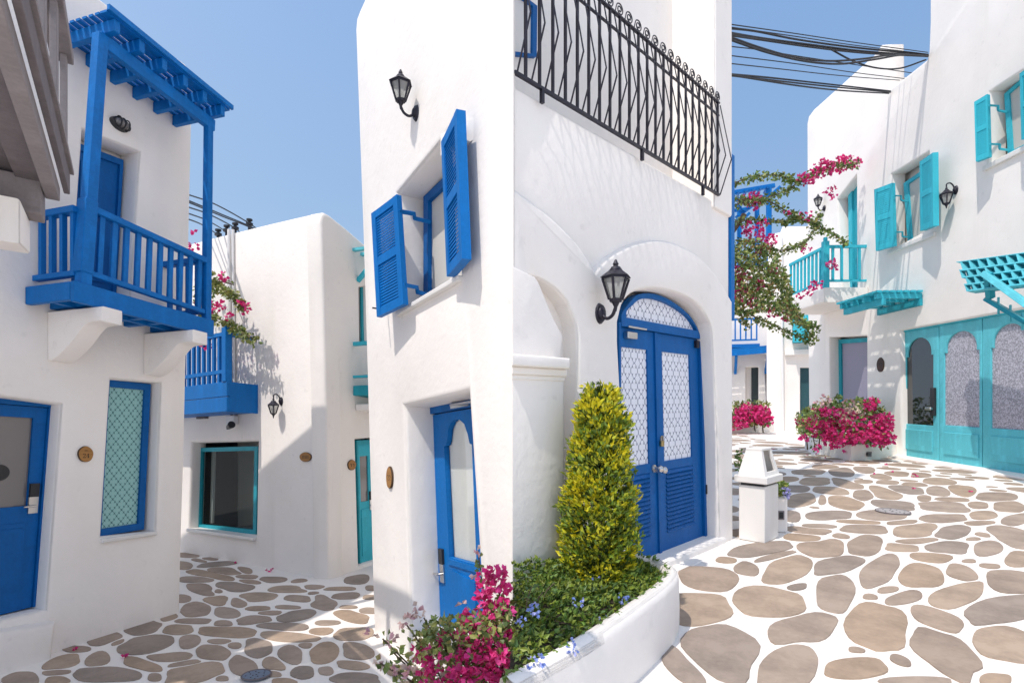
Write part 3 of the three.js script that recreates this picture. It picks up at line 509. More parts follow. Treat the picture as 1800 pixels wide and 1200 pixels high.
// ---------------------------------------------------------------- corner house between the two streets
const houseCorner = thing('house', 'white wedge shaped corner house with blue shutters and a double arched blue door', 'house', V(0, groundY(0, -3.9), -3.9));
{
  const H = houseCorner, f = TW, uE = f.hit(900, 800)[0];
  const mitre = (k) => (x, y, z) => x > uE - .06 ? [x + k * (z - .0), y, z] : [x, y, z];
  const left = px(f, [[657, 1125], [655, 1060], [652, 960], [648, 800], [643, 620], [637, 420], [631, 250], [626, 110], [624, 55], [626, 32], [632, 16]]);
  const door = px(f, [[722, 1110], [846, 1130], [843, 1013], [822, 688], [709, 714]]);
  const win = px(f, [[703, 549], [808, 485], [801, 214], [697, 340]]);
  part('wall', slab(f, [[uE + .04, -3], [uE + .04, 5.25], [-.2, 5.12], ...left.reverse(), [.0, -3]].reverse(), [door, win], 0, .34, .05, mitre(1.6)), M.stucco, H);
  // right street side: arch-headed lower wall, plain wall over it
  const r = RW, arcs = [...arcTo(px(r, [[900, 328], [930, 349], [962, 374], [990, 400], [1018, 430], [1047, 476]])), ...arcTo(px(r, [[1048, 474], [1062, 458], [1080, 445], [1105, 432], [1130, 424], [1160, 421], [1195, 430], [1230, 450], [1262, 486], [1288, 530]]))];
  const arch = [...px(r, [[1110, 1040], [1267, 975], [1262, 780], [1256, 640]]), ...arcTo(px(r, [[1254, 602], [1250, 572], [1232, 540], [1200, 518], [1160, 508], [1132, 509], [1112, 515], [1096, 533], [1087, 566]]), 4), ...px(r, [[1087, 600]])];
  const niche = [...px(r, [[870, 1240], [1018, 1130], [1017, 640], [1016, 590]]), ...arcTo(px(r, [[1014, 572], [1000, 535], [985, 515], [962, 497], [935, 486], [915, 484]]), 3)].concat([[.02, .8]]).map((p) => [Math.max(.18, p[0]), p[1]]);
  const start = (x, y, z) => x < .06 ? [x - 1.0 * z, y, z] : [x, y, z];
  part('wall', slab(r, [[0, -2.4], [3.5, -2.4], ...arcs.slice().reverse()], [arch, niche], 0, .3, .03, start), M.stucco, H);
  part('wall', slab(r, [[0, 1.0], [3.5, 1.0], [3.5, 2.1], [0, 2.1]], [], -.05, .28, .03, start), M.stucco, H);
  part('wall', merge([fbox(r, .2, .9, -2.2, 1.2, -.3, -.14)]), M.stucco, H, 'shallow back of the arched niche');
  part('terrace', merge([fbox(r, .12, 3.46, 1.9, 2.07, -.9, -.12)]), M.stucco, H);
  part('pier', fbox(r, 3.06, 3.5, 2.0, 11, -.78, -.012, .03), M.stucco, H);
  const winUp = px(r, [[850, 78], [937, 102], [938, 12], [850, -62]], -.5);
  part('wall', slab(r, [[.48, 1.95], [3.2, 1.95], [3.2, 11], [.48, 11]], [], -.5, .22, .0), M.stucco, H, 'wall set back behind the iron railing');
  part('wall', prism([f.pt(.1, 0, -.36), f.pt(1.95, 0, -.36), r.pt(.9, 0, -.32), r.pt(3.47, 0, -.34), r.pt(3.47, 0, -5), f.pt(.1, 0, -5)], -1.6, EY + 2.0), M.stucco, H, 'plain white rear body of the house');
  part('wall', merge([prism([f.pt(.1, 0, -.34), f.pt(1.6, 0, -.34), r.pt(.9, 0, -.74), r.pt(3.46, 0, -.79), r.pt(3.46, 0, -5), f.pt(.1, 0, -5)], EY + 2.0, EY + 5.0), prism([r.pt(.9, 0, -.75), r.pt(3.47, 0, -.8), r.pt(3.47, 0, -4), r.pt(.9, 0, -3)], EY + 4.9, EY + 11.2)]), M.stucco, H, 'upper storey set back behind the terrace');
  { const w = sub('window', H), q = fq(r, [880, 98, -.5], [938, 103, -.5], [939, 14, -.5], [880, -30, -.5]);
    part('frame', q.shape(rect(0, 1, 0, 1), [rect(.12, .86, .05, .94)], -.02, .035), M.blueDoor, w); part('panel', q.box(.12, .86, .05, .94, .004, .012), M.smoothWhite, w); }
  // shuttered window on the left side
  { const w = sub('window', H), hL = f.hit(701, 480), D = -.3, u0 = f.hit(703, 548)[0] + .02, u1 = f.hit(806, 482)[0], b = f.hit(703, 548)[1], t = f.hit(697, 340)[1];
    const q = new Quad(f.pt(u0 - .03, b, D), f.pt(u1 - .05, b, D), f.pt(u1 - .05, t, D), f.pt(u0 - .03, t, D));
    part('frame', q.shape(rect(0, 1, 0, 1), [rect(.09, .9, .07, .93)], -.02, .055), M.blueDoor, w);
    part('panel', q.box(.09, .9, .07, .93, .0, .012), M.curtain, w);
    part('mullion', q.box(.475, .525, .07, .93, .012, .045), M.smoothWhite, w);
    part('sill', fbox(f, u0 - .03, u1 + .06, b - .05, b + .0, -.3, .045, .015), M.smoothWhite, w); }
  const s1 = fq(f, [662, 557, .2], [709, 534, .13], [697, 341, .13], [652, 375, .2]); shutter(H, s1, M.blue, 15, .05);
  const s2 = fq(f, [785, 486, .1], [812, 454, .17], [802, 191, .17], [775, 249, .1]); shutter(H, s2, M.blue, 15, .07);
  stay(H, f, [700, 371], [756, 386], .12, -.26, M.blue); stay(H, f, [708, 500], [758, 516], .12, -.26, M.blue);
  part('latch', merge([cyl(f.pt(...f.hit(657, 541, .14).slice(0, 2), .0), f.pt(...f.hit(655, 541, .2).slice(0, 2), .2), .008)]), M.iron, H);
  // glazed door on the left side
  { const d = sub('door', H), D = -.3, q = fq(f, [770, 1100, D], [868, 1150, D], [852, 703, D], [751, 722, D]);
    const top = [[.30, .80], [.30, .825], [.335, .83], [.36, .85], [.39, .90], [.45, .93], [.52, .942], [.6, .935], [.67, .915], [.72, .87], [.745, .83], [.78, .825], [.78, .80]];
    const glass = [[.30, .33], [.78, .33], ...top.slice().reverse()];
    part('leaf', q.shape(rect(.06, .97, 0, .975), [glass], -.05, 0), M.blue, d);
    part('frame', merge([q.box(0, .055, 0, 1, -.05, .03), q.box(.055, 1, .98, 1.02, -.05, .03)]), M.blueDoor, d);
    part('pane', q.box(.28, .8, .32, .95, -.034, -.028), M.pane, d);
    part('curtain', merge([0, 1, 2, 3, 4, 5].map((i) => q.box(.28 + i * .055, .338 + i * .055, .32, .95, -.12 - .03 * (i % 2), -.115 - .03 * (i % 2), .004))), M.curtain, d);
    part('panel', merge([q.shape([[.34, .04], [.76, .04], [.76, .26], [.34, .28]], [], 0, .014)]), M.blue, d);
    part('rail', q.box(.30, .97, .3, .325, 0, .014), M.blue, d);
    part('closer', merge([q.box(.55, .85, .985, 1.0, .02, .06), fbar(f, [...f.hit(792, 712, -.25).slice(0, 2), -.25], [...f.hit(822, 706, -.05).slice(0, 2), -.08], .018, .018)]), M.steel, d);
    knobHandle(q, .165, .285, d, 1.15); }
  // arched double door on the right side
  { const d = sub('double_door', H), w = -.17, P = (x, y) => r.hit(x, y, w).slice(0, 2);
    const uL = P(1087, 700)[0], hT = P(1226, 591)[1], hB = -1.5, uR = P(1236, 940)[0], uRt = P(1226, 591)[0], uM = P(1160, 990)[0], uMt = P(1151, 590)[0], c = [(uL + uRt) / 2, hT];
    const arcIn = arcTo([[uRt, hT], P(1222, 580), P(1210, 559), P(1190, 540), P(1160, 522), P(1132, 516), P(1112, 521), P(1097, 538), [uL, hT + .07], [uL, hT]], 3);
    const inset = (ins) => arcIn.map((p) => [c[0] + (p[0] - c[0]) * (1 - ins / ((uRt - uL) / 2)), c[1] + .05 + (p[1] - c[1]) * (1 - (ins + .05) / .42)]);
    part('transom_frame', slab(r, [[uL, hT - .03], [uRt, hT - .03], ...arcIn], [[...inset(.075)]], w + .035, .08, 0), M.blueDoor, d);
    part('transom_pane', slab(r, [...inset(.05)], [], w - .005, .015, 0), M.filmWhite, d);
    const L3 = (a, b, h0, h1, w0, w1) => r.put((() => { const g = lbox(0, 1, 0, 1, w0, w1), p = g.attributes.position; for (let i = 0; i < p.count; i++) { const t = p.getY(i), s = p.getX(i); p.setXYZ(i, (s ? b[0] : a[0]) * (1 - t) + (s ? b[1] : a[1]) * t, h0 + (h1 - h0) * t, p.getZ(i)); } return boxUV(g); })());
    part('frame', merge([L3([uR, uRt], [uR + .05, uRt + .05], hB, hT, w - .04, w + .03), L3([uL - .03, uL - .03], [uL, uL], hB, hT, w - .04, w + .03)]), M.blueDoor, d);
    for (const k of [0, 1]) {
      const A = k ? [uM + .004, uMt + .004] : [uL, uL], B = k ? [uR - .003, uRt - .003] : [uM - .004, uMt - .004];
      const q = new Quad(r.pt(A[0], hB, w), r.pt(B[0], hB, w), r.pt(B[1], hT - .035, w), r.pt(A[1], hT - .035, w)), g = k ? [.14, .79] : [.06, .78];
      part('leaf', q.shape(rect(0, 1, 0, 1), [rect(g[0], g[1], .42, .92), rect(g[0] + .02, g[1], .09, .38)], -.05, 0), M.blueDoor, d);
      part('pane', q.shape(rect(g[0] - .01, g[1] + .01, .41, .93), [], -.03, -.016), M.filmWhite, d);
      louvre(d, q, g[0] + .02, g[1], .09, .38, 15, .034, M.blueDoor, .012, .5);
    }
    part('meeting_rail', L3([uM - .025, uMt - .025], [uM + .02, uMt + .02], hB, hT - .036, w, w + .018), M.blueDoor, d);
    const k1 = P(1149, 823), k2 = P(1156, 825);
    for (const k of [k1, k2]) part('knob', merge([cyl(r.pt(k[0], k[1], w), r.pt(k[0], k[1], w + .05), .016, .016, 12), new THREE.SphereGeometry(.034, 16, 10).translate(...r.pt(k[0], k[1], w + .07).toArray()), cyl(r.pt(k[0], k[1], w), r.pt(k[0], k[1], w + .012), .038, .036, 16)]), M.steel, d);
    const pl = P(1158, 775); part('padlock', merge([fbox(r, pl[0] - .025, pl[0] + .025, pl[1] - .05, pl[1] + .005, w + .02, w + .05, .008), tube([r.pt(pl[0] - .018, pl[1], w + .035), r.pt(pl[0] - .014, pl[1] + .045, w + .035), r.pt(pl[0] + .014, pl[1] + .045, w + .035), r.pt(pl[0] + .018, pl[1], w + .035)], .006, 10)]), M.brass, d);
    const hg = P(1222, 605); part('hinge_box', fbox(r, hg[0] - .03, hg[0] + .03, hg[1] - .04, hg[1] + .04, w, w + .04, .01), M.iron, d);
    const cl = P(1098, 588); part('closer', merge([fbox(r, cl[0] - .02, cl[0] + .14, cl[1] - .035, cl[1] + .025, w + .0, w + .05, .01), fbox(r, cl[0], cl[0] + .3, cl[1] + .06, cl[1] + .075, w + .03, w + .045)]), M.steel, d);
    for (const y of [.25, .75]) part('hinge', cyl(r.pt(uR + .012, hB + y * 1.9, w + .03), r.pt(uR + .012, hB + y * 1.9 + .1, w + .03), .014), M.iron, d);
    part('step', merge([fbox(r, uL - .1, uR + .14, -2.0, -1.478, -.28, .03, .02), fbox(r, uL - .1, 3.42, -2.0, -1.535, .02, .14, .02)]), M.stucco, H);
  }
  // pilaster with its capital and the spring of the arch
  const wedge = (u1, h0, h1, w1, b) => slab(r, [[0, h0], [u1, h0], [u1, h1], [0, h1]], [], w1, w1 + .28, b, (x, y, z) => x < .05 ? [x - 1.023 * z, y, z] : [x, y, z]);
  part('pilaster', wedge(r.hit(991, 850, .1)[0], -2.4, .14, .1, .012), M.stucco, H);
  part('capital', merge([wedge(r.hit(1003, 640, .17)[0], .2, .275, .17, .015), wedge(r.hit(998, 645, .13)[0], .15, .2, .13, .012), wedge(r.hit(993, 655, .11)[0], .12, .15, .11, .005)]), M.stucco, H);
  part('arch_spring', slab(r, [[0, .275], [.46, .275], ...arcTo(px(r, [[984, 590], [968, 560], [954, 527], [942, 497], [935, 487]]), 3), [0, .86]], [], .03, .3, .015, (x, y, z) => x < .05 ? [x - 1.023 * z, y, z] : [x, y, z]), M.stucco, H);
  // iron railing: square bars, cranked bars between them, scrolls along the top
  { const b = sub('railing', H), w = .0, A = r.hit(900, 121, w), B = r.hit(1265, 345, w), hB = (A[1] + B[1]) / 2, hT = r.hit(1260, 178, w)[1], hM = r.hit(1260, 200, w)[1], u0 = .02, u1 = r.hit(1262, 300, w)[0];
    part('bottom_rail', fbox(r, u0, u1 + .03, hB - .011, hB + .011, w - .012, w + .012), M.iron, b);
    part('rail', fbox(r, u0, u1 + .03, hM - .008, hM + .008, w - .008, w + .008), M.iron, b); part('top_rail', fbox(r, u0, u1 + .03, hT - .009, hT + .009, w - .014, w + .014, .004), M.iron, b);
    const n = 22, e = r.hit(924, 200, w)[0], st = (u1 - e) / (n - 1);
    for (let i = -1; i < n; i++) { const u = e + i * st;
      if (u > 0) part('bar', fbox(r, u - .009, u + .009, hB, hT, w - .009, w + .009), M.iron, b);
      const uc = u + st * .42; if (uc < 0) continue;
      part('cranked_bar', merge([fbar(r, [uc, hT - .01, w], [uc, hB + .35, w + .12], .008, .008), fbar(r, [uc, hB + .35, w + .12], [uc, hB + .01, w], .009, .009)]), M.iron, b);
      const c = []; for (let k = 0; k <= 26; k++) { const t = k / 26 * 3.6 * Math.PI, R = .05 * (1 - k / 26 * .78); c.push(r.pt(u - .0 + R * Math.cos(-t + 2.6) , hT + .06 + R * Math.sin(-t + 2.6), w)); }
      part('scroll', tube([r.pt(u - .07, hT + .01, w), ...c], .0052, 40, 5), M.iron, b); }
    for (const x of [953, 1129, 1236]) { const u = r.hit(x, 250, w)[0]; part('foot', fbox(r, u - .013, u + .013, hB - .1, hB, w - .013, w + .013), M.iron, b); } }
}

// ---------------------------------------------------------------- right house
const houseRight = thing('house', 'long white house on the right with turquoise shutters, awnings and arched glass front', 'house', groundR(1586, 806).add(V(.4, 0, 0)));
{
  const H = houseRight, f = RF, P = (x, y, w = 0) => { const h = f.hit(x, y, w); return [h[0], h[1], w]; };
  const front = px(f, [[1586, 801], [1585, 700], [1583, 581]]), fh = f.hit(1583, 581)[1] - .02, fb = -1.5;
  const w1 = px(f, [[1567, 438], [1641, 398], [1633, 266], [1567, 306]]), w2 = px(f, [[1737, 289], [1806, 256], [1806, 118], [1740, 161]]);
  const d2 = px(f, [[1460, 760], [1524, 760], [1524, 590], [1458, 593]]), bd = px(f, [[1481, 512], [1507, 512], [1506, 306], [1472, 350]]);
  const out = [...px(f, [[1423, 790], [1422, 700], [1420, 500], [1419, 218], [1422, 204], [1431, 192], [1543, 91], [1549, 79], [1564, 78], [1565, 120], [1565, 157], [1600, 129], [1630, 105], [1633, 92], [1635, 40]]), [11.0, 12.5], [20, 12.5], [20, -3.2], [3.6, -3.2]];
  part('wall', slab(f, out.reverse(), [[...front, ...[[18, fh], [18, fb]]], w1, w2, d2, bd], 0, .4, .05), M.stucco, H);
  part('wall', merge([prism([f.pt(4.6, 0, -.55), f.pt(20, 0, -.42), f.pt(20, 0, -7), f.pt(4.6, 0, -7)], -1, EY + 8.4), prism([f.pt(5.3, 0, -.3), f.pt(9.0, 0, -.3), f.pt(9.0, 0, -5), f.pt(5.3, 0, -5)], EY + 8.4, EY + 9.6), prism([f.pt(11.1, 0, -.3), f.pt(20, 0, -.3), f.pt(20, 0, -7), f.pt(11.1, 0, -7)], EY + 8.4, EY + 12.4)]), M.stucco, H, 'plain white rear body of the house');
  const win = (q4, D, open) => { const w = sub('window', H), q = fq(f, ...q4.map(([x, y]) => [x, y, D])); part('frame', q.shape(rect(0, 1, 0, 1), [rect(.14, .9, .06, .94)], -.02, .05), M.teal, w); part('panel', q.box(.14, .9, .06, .94, 0, .015), M.curtain, w); return w; };
  const wA = win([[1600, 434], [1660, 402], [1652, 280], [1592, 322]], -.3), wB = win([[1777, 275], [1838, 246], [1832, 110], [1770, 165]], -.3);
  for (const [w, l] of [[wA, w1], [wB, w2]]) part('sill', fbox(f, l[0][0] - .08, l[1][0] + .1, l[0][1] - .12, l[0][1] - .01, -.3, .06, .02), M.smoothWhite, w);
  shutter(H, fq(f, [1540, 441, .36], [1572, 432, .26], [1569, 321, .26], [1537, 333, .36]), M.teal, 13, .09);
  shutter(H, fq(f, [1618, 406, .3], [1641, 397, .42], [1640, 268, .42], [1617, 284, .3]), M.teal, 13, .12);
  shutter(H, fq(f, [1716, 284, .36], [1739, 275, .28], [1736, 165, .28], [1713, 179, .36]), M.teal, 13, .09);
  shutter(H, fq(f, [1796, 246, .3], [1822, 232, .42], [1820, 108, .42], [1793, 129, .3]), M.teal, 13, .12);
  stay(H, f, [1572, 344], [1597, 350], .26, -.24, M.teal); stay(H, f, [1574, 408], [1600, 413], .26, -.24, M.teal); stay(H, f, [1739, 185], [1772, 193], .28, -.24, M.teal); stay(H, f, [1741, 253], [1775, 260], .28, -.24, M.teal);
  // turquoise glazed front
  { const g = sub('shop_front', H), D = -.12, S = (x, y) => P(x, y, D).slice(0, 2), x0 = S(1585, 700)[0], xs = [x0, S(1651, 700)[0], S(1727.5, 700)[0], 0]; xs[3] = xs[2] + (xs[2] - xs[1]) * .98;
    const top = fh - .02, bot = fb - .03, W = xs[2] - xs[1];
    const archOf = (a, b, h0, h1) => { const m = (a + b) / 2, hw = (b - a) / 2, s = .86, pts = [[a, h0], [b, h0], [b, h1], [m + hw * s, h1], [m + hw * s, h1 + .1]]; for (let i = 1; i < 12; i++) { const t = i / 12 * Math.PI; pts.push([m + hw * s * Math.cos(t), h1 + .1 + (top - .2 - h1 - .1) * Math.sin(t)]); } pts.push([m - hw * s, h1 + .1], [m - hw * s, h1]); pts.push([a, h1]); return pts; };
    const hs = S(1659, 621)[1], hg = S(1660, 747)[1];
    const panes = [[S(1593, 700)[0], S(1641, 700)[0]], [S(1660, 700)[0], S(1722, 700)[0]], [xs[2] + .22, xs[3] - .12], [xs[3] + .2, xs[3] + W - .15], [xs[3] + W + .2, xs[3] + 2 * W - .15]];
    const bounds = [[xs[0], xs[1]], [xs[1], xs[2]], [xs[2], xs[3]], [xs[3], xs[3] + W], [xs[3] + W, xs[3] + 2 * W]];
    bounds.forEach(([a, b], i) => { const [p, q] = panes[i], o = archOf(p, q, hg - (i ? 0 : .03), hs);
      part(i ? 'panel' : 'door_leaf', slab(f, [[a + .012, bot], [b - .012, bot], [b - .012, top], [a + .012, top]], [o], D, .07, .012), M.tealLight, g);
      part('pane', slab(f, archOf(p - .02, q + .02, hg - .06, hs + .0), [], D - .035, .015, 0), i ? M.filmSpeck : M.darkGlass, g);
      part('raised_panel', fbox(f, p + .02, q - .0, bot + .22, hg - .16, D, D + .028, .02), M.tealLight, g); });
    part('frame', merge([fbox(f, x0 - .06, x0 + .01, bot, top, D - .05, D + .03, .01), fbox(f, x0 - .06, 18, top, top + .05, D - .05, D + .03, .01)]), M.teal, g);
    const k = S(1642, 706), hh = sub('handle', H); H.remove(hh);
    part('handle', merge([fbox(f, k[0] - .04, k[0] + .1, k[1] - .34, k[1] + .34, D, D + .07, .02)]), M.black, g); part('handle', fbox(f, k[0] - .12, k[0] + .08, k[1] - .2, k[1] - .13, D + .07, D + .14, .02), M.steel, g);
    part('step', merge([fbox(f, 9.75, 20, -2.2, -1.49, -.38, .34, .03)]), M.stucco, H);
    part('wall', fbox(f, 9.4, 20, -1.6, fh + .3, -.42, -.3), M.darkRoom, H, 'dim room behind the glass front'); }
  // ground floor door under the balcony
  { const d = sub('door', H), q = fq(f, [1477, 760, -.34], [1545, 760, -.34], [1545, 592, -.34], [1475, 597, -.34]); part('frame', q.shape(rect(0, 1, 0, 1), [rect(.1, 1, 0, .955)], -.03, .05), M.tealDeep, d); part('panel', q.box(.1, 1, 0, .955, -.02, 0), M.lilac, d); }
  { const d = sub('door', H), q = fq(f, [1496, 512, -.3], [1520, 512, -.3], [1520, 300, -.3], [1494, 328, -.3]); part('frame', q.shape(rect(0, 1, 0, 1), [rect(.25, 1, 0, .95)], -.03, .05), M.teal, d); part('panel', q.box(.25, 1, 0, .95, -.02, .0), M.tealDeep, d); }
  // balcony
  { const b = sub('balcony', H), uN = P(1523, 433)[0], hT = P(1523, 433)[1], W = 1.16, uF = uN - 2.2, hB = P(1523, 493)[1], hF = P(1523, 505)[1] - .02;
    part('floor', slab(f, [[uF - .1, hF - .42], [uN + .12, hF - .42], [uN + .12, hF], [uF - .1, hF]], [], W + .1, W + .1, .04), M.stucco, b);
    part('rail', merge([fbox(f, uN - .04, uN + .04, hT - .04, hT + .04, 0, W), fbox(f, uN - .03, uN + .03, hB - .03, hB + .03, 0, W)]), M.teal, b); part('rail', merge([fbox(f, uF, uN - .05, hT - .04, hT + .04, W - .06, W + .02), fbox(f, uF, uN - .05, hB - .03, hB + .03, W - .05, W + .01)]), M.teal, b);
    part('post', merge([fbox(f, uN - .1, uN + .06, hF, hT + .16, W - .1, W + .06, .01), fbox(f, uN - .07, uN + .03, hT + .16, hT + .28, W - .07, W + .03, .03)]), M.teal, b);
    for (let i = 0; i < 4; i++) part('baluster', fbox(f, uN - .03, uN + .03, hB, hT, .16 + i * .25, .22 + i * .25), M.teal, b); for (let i = 0; i < 9; i++) part('baluster', fbox(f, uN - .34 - i * .23, uN - .27 - i * .23, hB, hT, W - .05, W), M.teal, b); }
  // flat awning over the far door
  { const a = sub('awning', H), W = 1.05, uA = P(1480, 530, W)[0], uB = P(1622, 512)[0], hA = P(1622, 514)[1];
    for (let i = 0; i < 7; i++) part('slat', fbox(f, uA - .1, uB + .08, hA, hA + .05, .04 + i * .165, .15 + i * .165), M.teal, a);
    for (let i = 0; i < 4; i++) { const u = uA + .05 + (uB - uA - .1) * i / 3; part('rafter', fbox(f, u - .05, u + .05, hA - .14, hA - .004, 0, W + .05), M.teal, a); }
    part('beam', fbox(f, uA - .02, uB + .02, hA - .3, hA - .145, W - .16, W - .06), M.teal, a); part('wall_plate', fbox(f, uA - .02, uB + .02, hA - .32, hA - .145, 0.002, .08), M.tealDeep, a);
  }
  // sloping lattice awning over the glass front
  { const a = sub('awning', H), q = new Quad(at(1704, 513, 10.9), at(1850, 496, 8.9), at(1832, 441, 9.6), at(1686, 461, 11.5));
    const rows = [0, .22, .46, .70, 1]; for (let i = 0; i < 5; i++) part('slat', q.box(0, 1, Math.max(0, rows[i] - .022), Math.min(1, rows[i] + .022) + (i ? 0 : .02), -.07, .05), M.tealLight, a);
    for (let j = 0; j < 4; j++) for (let i = 0; i < 9; i++) { const s = (i + (j % 2 ? .5 : 0)) / 8.5; if (s > .99) continue; part('slat', q.box(Math.max(0, s - .012), s + .012, rows[j] + .022, rows[j + 1] - .022, -.05, .045), M.tealLight, a); }
    part('board', q.box(0.002, 1, .002, 1, -.12, -.075), M.tealDeep, a);
    const b = (x0, y0, d0, x1, y1, d1, t, s, m) => part('beam', lbar(at(x0, y0, d0), at(x1, y1, d1), t, s, .01), m, a);
    b(1735, 484, 10.3, 1836, 556, 8.6, .22, .1, M.tealLight); b(1741, 529, 10.6, 1850, 592, 9.0, .26, .07, M.tealDeep);
    b(1738, 480, 10.3, 1742, 524, 10.5, .12, .1, M.tealDeep);
    for (let i = 0; i < 4; i++) { const x = 1756 + i * 21, y = 523 + i * 13.5; b(x, y - 1, 10.3 - .25 * i, x, y + 30, 10.3 - .25 * i, .035, .03, M.tealLight); } }
}

// ---------------------------------------------------------------- houses closing the right street
const houseFarA = thing('house', 'far white house with a turquoise box balcony at the end of the right street', 'house', FA.pt(1.2, -1.55, -.5));
{
  const H = houseFarA, f = FA, P = (x, y, w = 0) => f.hit(x, y, w), hole = px(f, [[1407, 775], [1440, 775], [1440, 646], [1407, 646]]);
  part('wall', slab(f, [[-.1, -3], [6, -3], [6, P(1400, 396)[1]], ...px(f, [[1421, 397], [1376, 398], [1372, 408], [1356, 411], [1351, 418]]), [-.1, 3]], [hole], 0, .35, .05), M.stucco, H);
  part('wall', merge([prism([f.pt(0, 0, -.32), f.pt(6, 0, -.32), f.pt(6, 0, -5), f.pt(0, 0, -5)], -1, EY + P(1400, 410)[1] + .8)]), M.stucco, H, 'plain rear body of the far house');
  part('door', fbox(f, P(1405, 700)[0], P(1442, 700)[0], -2, P(1420, 645)[1], -.3, -.22), std(lin(.015, .07, .085), { roughness: .5 }), H);
  const bx = sub('balcony', H), a = P(1394, 560, .8)[0], t = P(1400, 548, .8)[1], bo = P(1400, 601, .8)[1];
  for (let i = 0; i < 5; i++) part('board', fbox(f, a + i * .26 + .004, a + (i + 1) * .26 - .004, bo, t, .74, .8), M.teal, bx); part('board', fbox(f, a, a + .05, bo, t, 0, .738), M.tealDeep, bx);
  part('floor', fbox(f, a, a + 1.4, bo + .01, bo + .1, 0, .735), M.tealDeep, bx);
  part('ledge', fbox(f, P(1380, 620)[0], 5, P(1380, 625)[1], P(1380, 615)[1], 0, .25, .03), M.stucco, H);
  part('pipe', cyl(f.pt(P(1377, 700)[0], -1.6, .08), f.pt(P(1374, 420)[0], P(1374, 420)[1], .08), .06), M.pipe, H);
}
const houseFarB = thing('house', 'far white house with blue balcony and blue awning, just right of the arched door corner', 'house', FB.pt(2.5, -1.55, -.5));
{
  const H = houseFarB, f = FB, P = (x, y, w = 0) => f.hit(x, y, w), uE = P(1362, 700)[0];
  const win = px(f, [[1348, 712], [1361, 712], [1361, 647], [1345, 647]]), door = px(f, [[1311, 770], [1334, 770], [1334, 645], [1311, 645]]);
  part('wall', slab(f, [[-.5, -3], [uE, -3], [uE, P(1350, 470)[1]], [-.5, P(1300, 470)[1]]], [door, win.map((p) => [Math.min(p[0], uE - .1), p[1]])], 0, .4, .05), M.stucco, H);
  part('wall', prism([f.pt(-.5, 0, -.36), f.pt(uE - .05, 0, -.36), f.pt(uE - .05, 0, -6), f.pt(-.5, 0, -6)], -1, EY + P(1350, 470)[1] + 1), M.stucco, H, 'plain rear body of the far house');
  part('door', fbox(f, P(1322, 700)[0], P(1336, 700)[0], -2, P(1322, 646)[1], -.34, -.28), std(lin(.02, .035, .04), { roughness: .5 }), H);
  const w = sub('window', H); part('frame', fbox(f, P(1351, 700)[0], P(1362, 700)[0], P(1352, 714)[1], P(1352, 646)[1], -.2, .04), M.blue, w); part('sill', fbox(f, P(1342, 700)[0], uE, P(1352, 722)[1], P(1352, 714)[1], 0, .12), M.smoothWhite, w);
  const b = sub('balcony', H), W = .9, x1 = P(1332, 580, W)[0], y0 = P(1320, 597, W)[1], y1 = P(1320, 560, W)[1], fl = P(1320, 606, W)[1];
  part('floor', fbox(f, x1 - 3.4, x1 + .1, fl - .12, fl + .05, 0, W + .05), M.blue, b);
  part('rail', merge([fbox(f, x1 - 3.4, x1, y1 - .05, y1 + .05, W - .06, W), fbox(f, x1 - 3.4, x1, y0 - .04, y0 + .04, W - .06, W)]), M.blue, b);
  for (let i = 0; i < 14; i++) part('baluster', fbox(f, x1 - .07 - i * .25, x1 - i * .25, y0, y1, W - .055, W - .005), M.blue, b);
  const a = sub('awning', H), AW = 1.3, ux = P(1361, 625, AW)[0], ha = P(1361, 610, AW)[1];
  part('beam', fbar(f, [ux - 3.6, ha - .35, AW - .06], [ux, ha - .1, AW - .06], .3, .12), M.blue, a);
  for (let i = 0; i < 8; i++) part('slat', fbar(f, [ux - 3.6, ha - .16, .05 + i * .17], [ux, ha + .09, .05 + i * .17], .06, .11), M.blue, a);
  for (const u of [ux - .25, ux - 1.7]) part('bracket', fbar(f, [u, ha - 1.2, 0.02], [u, ha - .35, 1.1], .13, .12), M.blue, a);
}
{
  const D = 27.5, t = thing('roof_pergola', 'blue timber pergola on the roof behind the hanging bougainvillea', 'pergola', at(1330, 480, D)), P = (x, y, d = D) => at(x, y, d);
  const b = (x0, y0, x1, y1, th, d0 = D, d1 = D, n = 'beam') => part(n, lbar(P(x0, y0, d0), P(x1, y1, d1), th, th * .8, .02), M.blue, t);
  b(1352, 480, 1352, 330, .22, D, D, 'post'); b(1331, 480, 1331, 340, .2, D + 1.6, D + 1.6, 'post'); b(1300, 480, 1300, 350, .2, D + 1.6, D + 1.6, 'post');
  b(1280, 340, 1362, 326, .2); b(1280, 352, 1352, 345, .16, D + 1.6, D + 1.6); b(1350, 348, 1372, 328, .16); b(1295, 382, 1322, 362, .16, D + .5, D + 1.5); b(1280, 372, 1318, 366, .15, D + .8, D + .8); b(1300, 392, 1318, 374, .14);
  for (let i = 0; i < 6; i++) part('rafter', lbar(P(1286 + i * 13, 338 - i * 2.2, D - .4), P(1284 + i * 12, 347 - i * 1.6, D + 2), .1, .12), M.blue, t);
}
{ const b = sub('shutter', houseCorner); part('board', fbox(RW, 3.5, 3.605, .87, 2.72, -.45, -.03, .01), M.blue, b); }

